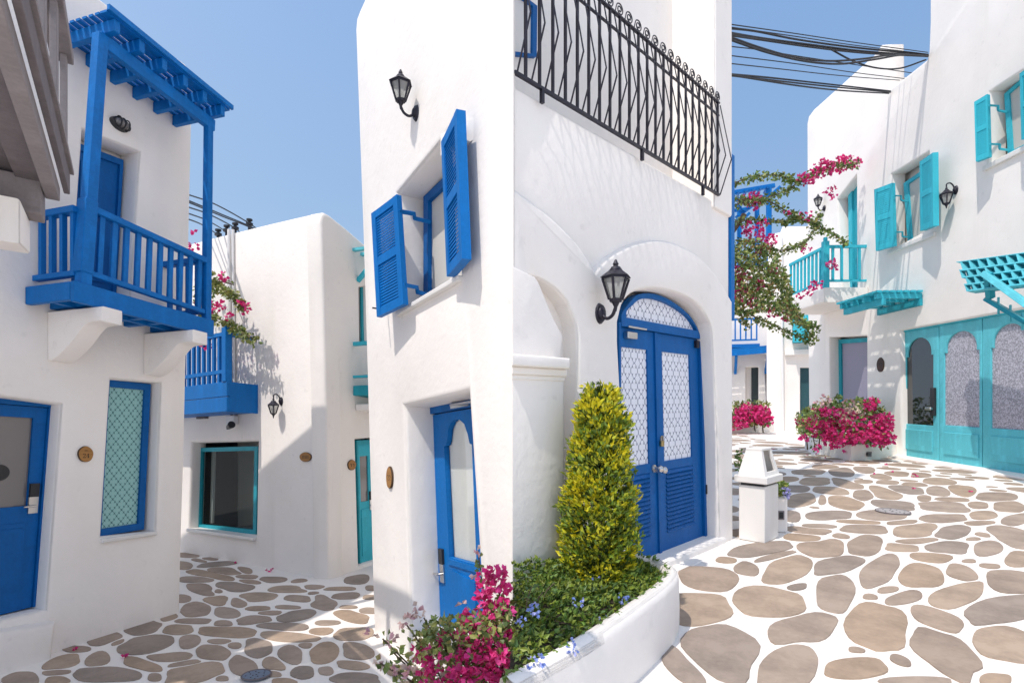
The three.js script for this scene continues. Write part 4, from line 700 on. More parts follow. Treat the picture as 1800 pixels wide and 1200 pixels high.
// ---------------------------------------------------------------- wall lanterns
function lanternBody(t, y0, s, mat = M.iron) {            // six-sided lantern standing on y0
  const G = (g) => { g.applyMatrix4(t.userData.m); return clean(g); };
  const hex = (r0, r1, h, y, n = 6, z = .15) => G(new THREE.CylinderGeometry(r1 * s, r0 * s, h * s, n).translate(0, (y0 + (y + h / 2) * s), z * s).toNonIndexed());
  const p = [hex(.012, .03, .035, 0), hex(.042, .048, .02, .035), hex(.098, .098, .014, .185), hex(.108, .045, .05, .199), hex(.045, .03, .022, .249, 12), hex(.012, .02, .02, .271, 8), hex(.02, .006, .03, .291, 8), hex(.006, .012, .03, -.03, 8)];
  for (let i = 0; i < 6; i++) { const a = i / 6 * 6.2832; p.push(G(lbar(V(.046 * s * Math.sin(a), y0 + .05 * s, .15 * s + .046 * s * Math.cos(a)), V(.093 * s * Math.sin(a), y0 + .19 * s, .15 * s + .093 * s * Math.cos(a)), .012 * s, .012 * s))); }
  part('lantern_frame', merge(p), mat, t);
  part('glass', hex(.043, .088, .135, .053), M.lampGlass, t); part('bulb', hex(.022, .03, .075, .06, 10), M.bulb, t);
}
function lantern(kind, f, mx, my, s, label, turn = 0) {   // kind: standing on its arm or hanging from it
  const h = f.hit(mx, my), base = f.pt(h[0], h[1], 0), t = thing('wall_lantern', label, 'wall lamp', base);
  bases.delete(t); const ang = Math.atan2(f.n.x, f.n.z) + turn; t.rotation.y = ang; t.userData.m = new THREE.Matrix4();
  const z = (a) => clean(a);
  part('wall_plate', merge([z(new THREE.CylinderGeometry(.045 * s, .055 * s, .02 * s, 16).rotateX(Math.PI / 2).scale(1, 1.35, 1).translate(0, 0, .01 * s)), z(new THREE.SphereGeometry(.035 * s, 14, 10).scale(1, 1.3, .7).translate(0, 0, .02 * s))]), M.iron, t);
  if (kind === 'up') { part('arm', tube([V(0, -.01, .02), V(0, -.045, .07), V(0, -.03, .12), V(0, .02, .15)].map((p) => p.multiplyScalar(s)), .012 * s, 20, 8), M.iron, t); lanternBody(t, .02 * s, s); }
  else { part('arm', tube([V(0, 0, .02), V(0, .07, .04), V(0, .115, .09), V(0, .1, .145), V(0, .05, .15)].map((p) => p.multiplyScalar(s)), .0105 * s, 24, 8), M.iron, t); lanternBody(t, -.265 * s, s); }
  delete t.userData.m; return t;
}
lantern('up', TW, 732, 199, 1.0, 'black lantern above the open blue shutters');
lantern('up', RW, 1054, 551, 1.12, 'large black lantern left of the arched blue double door', -.15);
lantern('hang', ML, 494, 705, .95, 'small black lantern hanging by the shadow edge on the end house');
lantern('hang', RF, 1681, 334, 1.4, 'black lantern beside turquoise shutters on the right house');
lantern('up', RF, 1450, 366, 1.4, 'distant lantern above the turquoise balcony by the drain pipe');
{ // bulkhead lamp over the balcony door
  const f = LF, h = f.hit(208, 219), t = thing('bulkhead_lamp', 'oval black caged lamp over the blue balcony door', 'wall lamp', f.pt(h[0], h[1], 0)), E = (g) => clean(g.applyMatrix4(new THREE.Matrix4().makeTranslation(h[0], h[1], 0)).applyMatrix4(f.m));
  part('housing', E(new THREE.CylinderGeometry(.085, .09, .05, 28).rotateX(Math.PI / 2).scale(1.15, .72, 1).translate(0, 0, .025)), M.black, t);
  part('glass', E(new THREE.SphereGeometry(.07, 20, 12).scale(1.15, .72, .75).translate(0, 0, .05)), M.greyGlass, t);
  const bars = [-.045, 0, .045].map((x) => E(new THREE.TorusGeometry(.06, .007, 6, 16, Math.PI).rotateZ(0).rotateY(0).rotateX(Math.PI / 2).rotateZ(Math.PI / 2).translate(x, 0, .045)));
  part('cage', merge([...bars, E(new THREE.TorusGeometry(.078, .009, 6, 28).scale(1.15, .72, 1).translate(0, 0, .05))]), M.black, t);
}
// ---------------------------------------------------------------- wooden name and number plates
function plate(f, x, y, rx, ry, draw, label, w = .0) {
  const h = f.hit(x, y, w), t = thing('wall_plaque', label, 'plaque', f.pt(h[0], h[1], w)), out = [];
  for (let i = 0; i < 36; i++) { const a = i / 36 * 6.2832, k = 1 + .015 * Math.sin(5 * a); out.push([rx * k * Math.cos(a), ry * k * Math.sin(a)]); }
  const g = new THREE.ExtrudeGeometry(new THREE.Shape(out.map((p) => new THREE.Vector2(...p))), { depth: .012, bevelEnabled: true, bevelSize: .004, bevelThickness: .004, bevelOffset: -.004, bevelSegments: 2 });
  g.translate(h[0], h[1], w + .004); part('board', f.put(boxUV(g)), M.plaqueDark, t);
  const face = new THREE.ShapeGeometry(new THREE.Shape(out.map((p) => new THREE.Vector2(p[0] * .95, p[1] * .95)))), p = face.attributes.position, uv = face.attributes.uv;
  for (let i = 0; i < p.count; i++) uv.setXY(i, p.getX(i) / (2 * rx) + .5, p.getY(i) / (2 * ry) + .5);
  face.translate(h[0], h[1], w + .0225); f.put(face);
  const tx = canvasTex(256, Math.round(256 * ry / rx), (g2, W, H) => { g2.fillStyle = '#a9793f'; g2.fillRect(0, 0, W, H); for (let i = 0; i < 60; i++) { g2.strokeStyle = `rgba(${70 + rnd() * 60},${40 + rnd() * 40},15,.25)`; g2.lineWidth = 1 + rnd() * 3; g2.beginPath(); const y0 = rnd() * H; g2.moveTo(0, y0); g2.bezierCurveTo(W * .3, y0 + 6 * rnd(), W * .6, y0 - 6 * rnd(), W, y0 + 4 * rnd()); g2.stroke(); } g2.fillStyle = g2.strokeStyle = '#2e1606'; draw(g2, W, H); }, 1, 1);
  part('face', face, std(0xffffff, { map: tx, roughness: .65, bumpMap: fineBump, bumpScale: .0004 }), t); return t;
}
seed = 31;
plate(LF, 148, 798, .074, .08, (g, W, H) => { g.font = 'bold 104px serif'; g.textAlign = 'center'; g.textBaseline = 'middle'; g.fillText('24', W * .5, H * .6); g.lineWidth = 5; g.beginPath(); g.moveTo(W * .36, H * .3); g.quadraticCurveTo(W * .5, H * .18, W * .64, H * .3); g.moveTo(W * .42, H * .3); g.lineTo(W * .58, H * .3); g.stroke(); }, 'round wooden plaque with number 24 between the blue door and the patterned window');
const scrawl = (n, big) => (g, W, H) => { g.lineWidth = big; for (let i = 0; i < n; i++) { const x = W * (.2 + .6 * (i + .2) / n), w = W * .42 / n; g.beginPath(); g.moveTo(x, H * .42); g.quadraticCurveTo(x + w, H * .36, x + w * .8, H * .5); g.quadraticCurveTo(x, H * .6, x + w, H * .62); g.stroke(); } };
plate(ML, 538, 803, .145, .075, scrawl(5, 9), 'oval light wooden plaque on the sunlit corner of the end house');
plate(MR, 617, 817, .11, .085, scrawl(2, 12), 'round wooden plaque in the shade left of the teal door');
plate(TW, 687, 839, .082, .11, scrawl(2, 14), 'upright oval wooden plaque left of the glazed blue door');
{ const t = plate(RF, 1549, 641, .16, .2, scrawl(2, 14), 'dark oval plaque between two turquoise doors on the right house'); t.children[1].material = std(lin(.10, .055, .035), { map: t.children[1].material.map, roughness: .6 }); }

// ---------------------------------------------------------------- waste bin and the little block planter behind it
{
  const A = groundR(1296, 948), B = groundR(1346, 957), f = new Frame([A.x, A.z], [B.x, B.z], KR), W = A.distanceTo(B), D = .42, h0 = -1.545;
  const t = thing('waste_bin', 'white square waste bin with a hooded lid standing at the wall corner', 'waste bin', f.pt(W / 2, h0, -D / 2));
  const tap = (u0, u1, w0, w1, U0, U1, W0, W1, a, b) => { const g = new THREE.BoxGeometry(1, 1, 1, 1, 1, 1), p = g.attributes.position; for (let i = 0; i < p.count; i++) { const top = p.getY(i) > 0; p.setXYZ(i, p.getX(i) < 0 ? (top ? U0 : u0) : (top ? U1 : u1), top ? b : a, p.getZ(i) < 0 ? (top ? W0 : w0) : (top ? W1 : w1)); } g.computeVertexNormals(); return f.put(boxUV(g)); };
  part('body', f.put(lbox(.012, W - .012, h0, h0 + .60, -D + .012, -.012, .012)), M.smoothWhite, t);
  part('gap', fbox(f, .03, W - .03, h0 + .595, h0 + .635, -D + .03, -.03), M.black, t);
  part('lid_rim', f.put(lbox(-.025, W + .025, h0 + .63, h0 + .71, -D - .025, .025, .012)), M.smoothWhite, t);
  const hb = h0 + .705, ht = h0 + .985, i0 = .005, i1 = .07, th = .022;
  part('hood', merge([tap(i0, W - i0, -i0 - th, -i0, i1, W - i1, -i1 - th, -i1, hb, ht), tap(i0, W - i0, -D + i0, -D + i0 + th, i1, W - i1, -D + i1, -D + i1 + th, hb, ht), tap(i0, i0 + th, -D + i0 + th, -i0 - th, i1, i1 + th, -D + i1 + th, -i1 - th, hb, ht - .001), f.put(lbox(i1 - .004, W - i1 + .004, ht - .012, ht + .018, -D + i1 - .004, -i1 + .004, .01)),
    tap(W - i0 - th, W - i0, -.075 - i0, -i0 - th, W - i1 - th, W - i1, -.05 - i1, -i1 - th, hb, ht - .001), tap(W - i0 - th, W - i0, -D + i0 + th, -D + i0 + .075, W - i1 - th, W - i1, -D + i1 + th, -D + i1 + .05, hb, ht - .001), tap(W - i0 - th, W - i0, -D + .07, -.07, W - i0 - th - .012, W - i0 - .012, -D + .07, -.07, hb, hb + .045)]), M.smoothWhite, t);
  part('chute', fbox(f, .04, W - .05, hb - .02, hb + .006, -D + .05, -.05), M.greyWoodDark, t);
  const c = groundR(1392, 936), k = thing('block_planter', 'small white block planter with a black socket tucked behind the waste bin', 'planter', c.clone());
  const f2 = new Frame([groundR(1350, 936).x, groundR(1350, 936).z], [groundR(1386, 937).x, groundR(1386, 937).z], KR), w2 = groundR(1350, 936).distanceTo(groundR(1386, 937));
  part('block', f2.put(lbox(-.1, w2, -1.55, -1.14, -.35, 0, .03)), M.stucco, k); const s = f2.hit(1373, 905);
  part('socket_frame', fbox(f2, s[0] - .035, s[0] + .035, s[1] - .05, s[1] + .05, .001, .012), M.greyWood, k); part('socket', fbox(f2, s[0] - .022, s[0] + .022, s[1] - .036, s[1] + .036, .0122, .016), M.black, k);
}
// ---------------------------------------------------------------- drain covers
for (const [fn, x, y, r, label, mat] of [[groundL, 450, 1190, .115, 'round blue grey drain cover with small holes in the left street', M.cover], [groundR, 1570, 901, .20, 'faint pale grey drain cover among stones in front of the turquoise front', std(lin(.36, .33, .32), { roughness: .6, bumpMap: fineBump, bumpScale: .001 })]]) {
  const c = fn(x, y), t = thing('drain_cover', label, 'drain cover', c); bases.delete(t); const k = fn === groundL ? KL : KR; t.rotation.x = Math.atan(k) * 1; 
  part('lid', clean(new THREE.CylinderGeometry(r, r * 1.01, .014, 40).translate(0, .016, 0)), mat, t); part('ring', clean(new THREE.TorusGeometry(r, .008, 6, 40).rotateX(Math.PI / 2).translate(0, .021, 0)), M.greyWoodDark, t);
  for (let i = 0; i < 13; i++) { const a = i * 2.4, q = r * .24 * Math.sqrt(i); part('hole', clean(new THREE.CylinderGeometry(r * .05, r * .05, .003, 10).translate(q * Math.cos(a), .0245, q * Math.sin(a))), M.black, t); }
}
// ---------------------------------------------------------------- cables
function cable(pts, d0, end, r, name, label, group, f) {
  const n = pts.length, e = typeof end === 'number' ? end : 0, P = pts.map(([x, y], i) => at(x, y, d0 + (e - d0) * Math.pow(i / (n - 1), 1)));
  const t = part(name, tube(P, r, 48, 6), M.rubber, scene); t.name = numbered(name); const b = P[0].clone(); t.geometry.translate(-b.x, -b.y, -b.z); t.position.copy(b);
  tag(t, label, 'cable', group); return t;
}
{
  const G = 'cables strung between the houses over the right street', lab = 'thin black cable spanning the sky over the right street', thick = 'thick black cable sagging deepest below the upper bundle over the right street', E = (x, y) => RF.hit(x, y, .03)[2];
  const thin = [[[1280, 42], [1400, 59], [1500, 74], [1632, 92]], [[1280, 81], [1340, 88], [1400, 98], [1500, 113], [1603, 128]], [[1280, 97], [1400, 112], [1500, 127], [1590, 138]], [[1280, 111], [1380, 122], [1480, 133], [1582, 141]], [[1280, 47], [1400, 64], [1500, 79], [1632, 95]]];
  const tl = ['topmost thin black cable over the right street', 'first thin cable below the sagging bundle over the right street', 'second thin cable below the sagging bundle over the right street', 'thin cable just above the lowest thick cables over the right street', 'thin cable directly under the topmost one over the right street'];
  thin.forEach((p, i) => cable(p, 9.2, E(...p.at(-1)), .010, 'power_cable', tl[i])); void lab; void G;
  const fat = [[[1280, 49], [1330, 55], [1400, 69], [1500, 83], [1632, 96]], [[1280, 57], [1340, 67], [1430, 79], [1520, 90], [1632, 98]], [[1280, 61], [1340, 70], [1430, 83], [1520, 93], [1632, 99]], [[1280, 64], [1340, 85], [1400, 101], [1460, 107], [1520, 103], [1570, 96], [1632, 98]], [[1280, 68], [1350, 92], [1420, 108], [1480, 112], [1540, 104], [1590, 96], [1632, 99]], [[1280, 130], [1350, 136], [1450, 147], [1566, 160]], [[1280, 132], [1350, 140], [1450, 151], [1566, 162]], [[1280, 131], [1400, 150], [1480, 159], [1563, 164]]];
  fat.forEach((p, i) => cable(p, 9.2, E(...p.at(-1)), i > 4 ? .018 : .021, 'power_cable', i < 3 ? 'thick black cable in the straight upper bundle over the right street' : i < 5 ? thick : 'thick black cable in the lowest bundle ending on the low roof edge', ['straight upper bundle', 'sagging bundle', 'lowest bundle'][i < 3 ? 0 : i < 5 ? 1 : 2]));
  cable([[1460, 86], [1500, 107], [1540, 119], [1582, 120], [1628, 105]], 12, E(1628, 105), .018, 'power_cable', 'black cable looping below the bundle against the right house');
  const gl = 'cables behind the left house';
  for (const p of [[[325, 340], [380, 360], [440, 394], [480, 425]], [[325, 350], [390, 377], [447, 402], [480, 428]], [[325, 353], [390, 380], [447, 404], [480, 432]], [[325, 362], [370, 378], [414, 402], [430, 420]], [[325, 373], [365, 388], [398, 408], [415, 424]], [[325, 383], [355, 395], [384, 414], [395, 428]]]) cable(p, 9, 13, .012, 'power_cable', 'black cable running past the blue balcony post onto the end house roof', gl);
  for (const [x, y] of [[383, 412], [398, 405], [413, 401], [438, 394]]) { const t = thing('cable_insulator', 'small dark cable insulator on the parapet of the end house', 'insulator', at(x, y + 8, 11.6), 'insulators on the parapet of the end house'); part('stem', cyl(at(x, y + 12, 11.6), at(x, y - 8, 11.6), .03), M.rubber, t); part('cap', cyl(at(x, y + 2, 11.6), at(x, y - 2, 11.6), .07), M.rubber, t); part('cap', cyl(at(x, y - 6, 11.6), at(x, y - 9, 11.6), .06), M.rubber, t); }
}
{ const c = groundR(1527, 806); void c; const t = thing('socket_box', 'small dark socket box on the white planter below the magenta bush', 'socket', at(1527, 798, 13.9)); part('box', lbar(at(1522.5, 798, 14.02), at(1531.5, 798, 14.12), .13, .05, .008, V(-.6, 0, 1)), M.greyWood, t); part('plug', lbar(at(1524.5, 798, 13.98), at(1529.5, 798, 14.04), .07, .05, .005, V(-.6, 0, 1)), M.black, t); }

// ---------------------------------------------------------------- planting
class Leaves {                                            // folded leaf blades gathered into one foliage mesh
  constructor() { this.p = []; this.c = []; }
  leaf(pos, dir, size, col, wide = .36, fold = .1) {
    const d = dir.clone().normalize(), s = V(rr(-1, 1), rr(-1, 1), rr(-1, 1)).cross(d); if (s.lengthSq() < 1e-4) s.set(1, 0, 0); s.normalize(); const n = s.clone().cross(d), L = size * rr(.75, 1.25);
    const a = pos, t = pos.clone().addScaledVector(d, L).addScaledVector(n, -L * .12), l = pos.clone().addScaledVector(d, L * .45).addScaledVector(s, L * wide).addScaledVector(n, L * fold), r = pos.clone().addScaledVector(d, L * .45).addScaledVector(s, -L * wide).addScaledVector(n, L * fold);
    for (const q of [a, l, t, a, t, r]) { this.p.push(q.x, q.y, q.z); this.c.push(...col); }
  }
  bloom(pos, r, n, size, cols) { for (let i = 0; i < n; i++) { const d = V(rr(-1, 1), rr(-1, 1), rr(-1, 1)).normalize(), k = Math.pow(rnd(), .4) * r, c = cols[Math.floor(rnd() * cols.length)], v = rr(.75, 1.15), at2 = pos.clone().addScaledVector(d, k); for (let j = 0; j < 3; j++) this.leaf(at2, d.clone().add(V(rr(-1, 1), rr(-1, 1), rr(-1, 1)).multiplyScalar(.9)), size, c.map((x) => x * v), .46, .16); } }
  geo() { const g = new THREE.BufferGeometry(); g.setAttribute('position', new THREE.Float32BufferAttribute(this.p, 3)); g.setAttribute('color', new THREE.Float32BufferAttribute(this.c, 3)); g.computeVertexNormals(); return g; }
}
const grown = (name, L, mat, t) => { if (L.p.length) { const m = part(name, L.geo(), mat, t); return m; } };
const vary = (c, a = .25) => { const v = 1 + rr(-a, a), w = rr(-a, a) * .4; return [c[0] * (v + w), c[1] * v, c[2] * v]; };
const MAG = [[.74, .015, .21], [.82, .03, .28], [.64, .012, .19], [.84, .06, .34]], PALE = [[.72, .50, .47], [.76, .60, .52], [.70, .42, .46]], CREAM = [[.72, .62, .42], [.74, .66, .50]];
function strand(P, L, B, t, o) {                          // a branch with leaves (and blooms) along it
  const c = new THREE.CatmullRomCurve3(P), len = c.getLength();
  part('branch', tube(P, o.r ?? .012, 20, 5), M.bark, t);
  const n = Math.round(len * o.per);
  for (let i = 0; i < n; i++) { const q = c.getPoint(Math.pow(rnd(), .9)); q.add(V(rr(-1, 1), rr(-1, .6), rr(-1, 1)).multiplyScalar(o.spread ?? .06)); L.leaf(q, V(rr(-1, 1), rr(-.9, .8), rr(-1, 1)), o.size, vary(o.col[Math.floor(rnd() * o.col.length)])); }
}
const GREEN = [[.11, .20, .03], [.16, .26, .04], [.075, .145, .025], [.22, .29, .06]], OLIVE = [[.18, .24, .05], [.28, .31, .08], [.12, .17, .04], [.36, .34, .11]];

// long white planter with its hedge
{
  seed = 555;
  const t = thing('planter', 'long curved white planter wall in the foreground beside the arched door', 'planter', V(.7, groundY(.7, -3.2), -3.2));
  const path = arcTo([[-.02, -2.295], [.03, -2.35], [.34, -2.69], [.7, -3.16], [.98, -3.56], [1.075, -3.78], [1.04, -3.98], [.9, -4.12], [.72, -4.24]], 6);
  const prof = [[.052, 0], [.055, .2], [.05, .36], [.04, .405], [0, .425], [-.04, .405], [-.05, .36], [-.052, 0]];   // rounded section
  const pos = [], idx = [], m = prof.length;
  path.forEach(([x, z], i) => { const a = path[Math.max(0, i - 1)], b = path[Math.min(path.length - 1, i + 1)], dx = b[0] - a[0], dz = b[1] - a[1], l = Math.hypot(dx, dz), nx = -dz / l, nz = dx / l; prof.forEach(([o, h]) => { const X = x + nx * o, Z = z + nz * o, gy = EY - 1.55 + KR * -Z; pos.push(X, gy + h - (h === 0 ? .1 : .02), Z); }); if (i) for (let j = 0; j < m - 1; j++) { const A = (i - 1) * m + j, B = i * m + j; idx.push(A, B, A + 1, A + 1, B, B + 1); } });
  const g = new THREE.BufferGeometry(); g.setAttribute('position', new THREE.Float32BufferAttribute(pos, 3)); g.setIndex(idx); g.computeVertexNormals();
  part('wall', boxUV(BGU.toCreasedNormals(g, 1.2)), M.stucco, t);
  const soil = new THREE.Shape([...path.map(([x, z]) => new THREE.Vector2(x, -z)), new THREE.Vector2(.35, 4.0), new THREE.Vector2(.02, 3.62)]), sg = new THREE.ShapeGeometry(soil).rotateX(-Math.PI / 2);
  { const p = sg.attributes.position; for (let i = 0; i < p.count; i++) p.setY(i, EY - 1.55 + KR * -p.getZ(i) + .3); } part('soil', boxUV(sg.toNonIndexed()), M.soil, t);
  const h = thing('ground_cover', 'low green plumbago plants with pale blue flowers filling the white planter', 'plant', V(.5, groundY(.5, -3.2) + .3, -3.2)); const L = new Leaves(), Bl = new Leaves();
  let made = 0; for (let k = 0; k < 60000 && made < 9500; k++) {
    const i = rnd() * (path.length - 1), [x, z] = path[Math.floor(i)], v = rnd(), wx = Math.min(.45, Math.max(.0, (-z - 3.655) * .9)) , X = x + (-.08 - v * .95), Z = z - v * .35 + .0;
    const rw = X * .715 + (Z + 3.655) * .699; if (rw < .14 || X < .0 || Z < -4.2 || Z > -2.3) continue;
    const dIn = v * .95, dome = .19 * Math.sin(Math.min(1, dIn / .5) * 1.4) * (.8 + .35 * Math.sin(X * 7 + Z * 5) * Math.cos(Z * 9)), top = EY - 1.55 + KR * -Z +   .36 + dome * .8; const y = top - Math.pow(rnd(), 1.8) * .2; void wx;
    L.leaf(V(X, y, Z), V(rr(-1, 1) + .5, rr(-.2, 1.2), rr(-1, 1) + .4), .038, vary(top - y < .05 && rnd() < .6 ? [.24, .30, .035] : GREEN[Math.floor(rnd() * 3)], .3), .27); made++;
  }
  for (let k = 0; k < 90; k++) { const i = 3 + rnd() * (path.length - 9), [x, z] = path[Math.floor(i)]; L.leaf(V(x - .03, EY - 1.55 + KR * -z + .4, z), V(rr(-.3, 1), rr(-.6, .6), rr(-.3, .9)), .04, vary(GREEN[1]), .27); }
  for (const [x, y, d, n] of [[938, 1072, 2.75, 16], [1018, 1060, 3.0, 9], [1098, 1054, 3.3, 14], [1088, 1034, 3.5, 4], [1048, 1022, 3.5, 4], [1000, 1134, 2.62, 7], [1012, 1142, 2.6, 6], [946, 1158, 2.45, 10], [935, 1166, 2.42, 8], [1094, 1004, 3.75, 6], [1062, 1090, 3.1, 3], [918, 1088, 2.7, 8]]) Bl.bloom(at(x, y, d - .06), .032, n, .016, [[.30, .38, .75], [.22, .32, .72], [.42, .45, .78]]);
  for (const [x, y, x2, y2, d] of [[925, 1075, 935, 1030, 2.85], [955, 1050, 975, 1024, 3.0], [945, 1060, 955, 1040, 2.9]]) strand([at(x, y, d), at((x + x2) / 2 - 3, (y + y2) / 2, d), at(x2, y2, d)], L, Bl, h, { per: 110, size: .035, col: GREEN, r: .003, spread: .02 });
  grown('foliage', L, M.leaf, h); grown('blossoms', Bl, M.petal, h);
  const c = thing('clipped_shrub', 'tall cone shaped golden green shrub in front of the arched blue door', 'shrub', V(.575, groundY(.575, -3.75) + .3, -3.72)); const T = new Leaves();
  const base = EY - 1.18, H = 1.38, C = V(.585, 0, -3.72), golds = new Array(34).fill(0).map(() => [rnd() * 6.283, Math.pow(rnd(), .8), rr(.05, .11)]);
  for (let k = 0; k < 1250; k++) {
    const y = Math.pow(rnd(), 1.15), a = rnd() * 6.283, lump = .9 + .14 * Math.sin(a * 2 + y * 9) * Math.cos(y * 15 + a) + rr(-.14, .2);
    const prof = [[0, .17], [.12, .2], [.3, .232], [.45, .225], [.6, .185], [.75, .155], [.9, .13], [.97, .085], [1, .04]]; let j = 0; while (y > prof[j + 1][0]) j++;
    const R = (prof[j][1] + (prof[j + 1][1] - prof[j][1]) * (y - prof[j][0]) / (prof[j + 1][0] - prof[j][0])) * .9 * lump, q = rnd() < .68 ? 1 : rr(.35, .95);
    const p = V(C.x + R * q * Math.cos(a), base + H * y, C.z + R * q * Math.sin(a)), out = V(Math.cos(a), .35 + .9 * y, Math.sin(a)).normalize();
    let gold = y > .93 ? .8 : 0; for (const [ga, gy, gr] of golds) { const da = Math.abs(((a - ga + 9.42) % 6.283) - 3.1416); if (Math.hypot(da * R, (y - gy) * H) < gr) gold = 1; }
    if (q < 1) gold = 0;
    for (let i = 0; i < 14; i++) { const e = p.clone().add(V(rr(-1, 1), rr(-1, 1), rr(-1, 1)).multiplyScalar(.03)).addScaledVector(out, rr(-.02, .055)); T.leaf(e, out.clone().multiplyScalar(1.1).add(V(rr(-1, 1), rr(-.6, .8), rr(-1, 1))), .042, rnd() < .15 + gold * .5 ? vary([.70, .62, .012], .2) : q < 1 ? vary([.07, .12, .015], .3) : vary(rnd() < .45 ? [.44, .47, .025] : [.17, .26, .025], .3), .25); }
  }
  grown('foliage', T, M.leaf, c); part('stem', cyl(V(C.x, base - .15, C.z), V(C.x + .01, base + H * .9, C.z), .022, .006), M.bark, c);
}
// bougainvillea at the foot of the corner house, left of the planter
{
  seed = 91;
  const t = thing('bougainvillea_bush', 'bougainvillea bush with magenta and pale pink flowers below the glazed blue door', 'shrub', groundL(830, 1420).setX(-.25)), L = new Leaves(), Bl = new Leaves(), root = V(-.2, EY - 2.05, -3.05);
  const tips = [[858, 1012, 3.25], [840, 968, 3.35], [880, 1025, 3.1], [820, 1070, 3.2], [790, 1078, 3.25], [745, 1085, 3.2], [715, 1098, 3.15], [672, 1122, 3.05], [690, 1145, 3.0], [668, 1165, 2.95], [700, 1180, 2.9], [770, 1120, 3.0], [850, 1120, 2.9], [890, 1090, 2.95], [760, 1195, 2.8], [830, 1180, 2.8], [885, 1170, 2.8]];
  for (const [x, y, d] of tips) { const e = at(x, y, d), m = root.clone().lerp(e, .6).add(V(rr(-.06, .06), .12, rr(-.05, .05))); strand([root, root.clone().lerp(e, .3).add(V(0, .04, 0)), m, e], new Leaves(), Bl, t, { per: 0, size: .04, col: OLIVE, r: .0045 }); const c = new THREE.CatmullRomCurve3([m, m.clone().lerp(e, .5).add(V(0, .02, 0)), e]); for (let i = 0; i < 26; i++) { const q = c.getPoint(rnd()).add(V(rr(-.03, .03), rr(-.03, .03), rr(-.03, .03))); L.leaf(q, V(rr(-1, 1), rr(-.8, .8), rr(-1, 1)), .04, vary(OLIVE[Math.floor(rnd() * 4)]), .36); } }
  for (let k = 0, n = 0; k < 20000 && n < 3000; k++) { const x = rr(690, 899), y = rr(1060, 1300), top = x < 760 ? 1215 - (x - 690) * 1.75 : x < 830 ? 1090 : 1090 - (x - 830) * .6; if (y < top - 4 || (x < 790 && y > 1150 && rnd() < .75)) continue; n++; L.leaf(at(x, y, rr(2.75, 3.3)), V(rr(-1, 1), rr(-.7, 1), rr(-1, 1)), .038, vary(OLIVE[Math.floor(rnd() * 4)], .35), .37); }
  for (const [x, y, d, r, n] of [[855, 1020, 3.1, .05, 14], [848, 1044, 3.1, .05, 14], [888, 1022, 3.0, .06, 20], [884, 1045, 3.0, .06, 18], [845, 1065, 3.05, .045, 14], [868, 1066, 3.0, .05, 16], [856, 1092, 2.95, .045, 12], [818, 1108, 2.95, .055, 20], [846, 1128, 2.9, .05, 10], [880, 1112, 2.85, .05, 10], [838, 1152, 2.8, .07, 26], [822, 1172, 2.8, .055, 18], [862, 1168, 2.75, .06, 20], [878, 1192, 2.75, .06, 18], [765, 1190, 2.75, .06, 20], [800, 1186, 2.75, .05, 14], [893, 1150, 2.75, .045, 10], [848, 1196, 2.75, .07, 24], [870, 1005, 3.15, .03, 6], [860, 1140, 2.8, .05, 16], [872, 1150, 2.78, .05, 16], [830, 1125, 2.85, .05, 14], [812, 1196, 2.72, .06, 22], [780, 1200, 2.72, .06, 18], [895, 1070, 2.9, .05, 14], [856, 1178, 2.72, .06, 18], [862, 1034, 3.05, .05, 16], [874, 1010, 3.1, .05, 14], [890, 1186, 2.72, .05, 16], [765, 1150, 2.85, .045, 12], [790, 1128, 2.9, .04, 10], [745, 1178, 2.8, .05, 14], [805, 1165, 2.8, .05, 14], [822, 1088, 3.0, .045, 12], [728, 1150, 2.9, .03, 6]]) Bl.bloom(at(Math.min(x, 882 - r * 160 + 6), y, d), r * 1.15, Math.round(n * .8), .034, MAG);
  for (const [x, y, d, r, n] of [[737, 1076, 3.1, .04, 7], [714, 1092, 3.1, .04, 6], [808, 1136, 2.9, .05, 10], [688, 1129, 3.0, .035, 4], [660, 1165, 2.95, .03, 4], [885, 1166, 2.78, .05, 8], [745, 1165, 2.9, .04, 6], [720, 1180, 2.85, .05, 8], [700, 1172, 2.9, .03, 4], [655, 1117, 3.0, .025, 3], [838, 1005, 3.2, .03, 3], [745, 1135, 3, .03, 5], [780, 1172, 2.85, .04, 6], [840, 968, 3.3, .02, 3], [812, 1070, 3.1, .03, 3], [835, 1194, 2.8, .05, 8]]) Bl.bloom(at(x, y, d), r, n, .032, PALE);
  grown('foliage', L, M.leaf, t); grown('blossoms', Bl, M.petal, t);
}
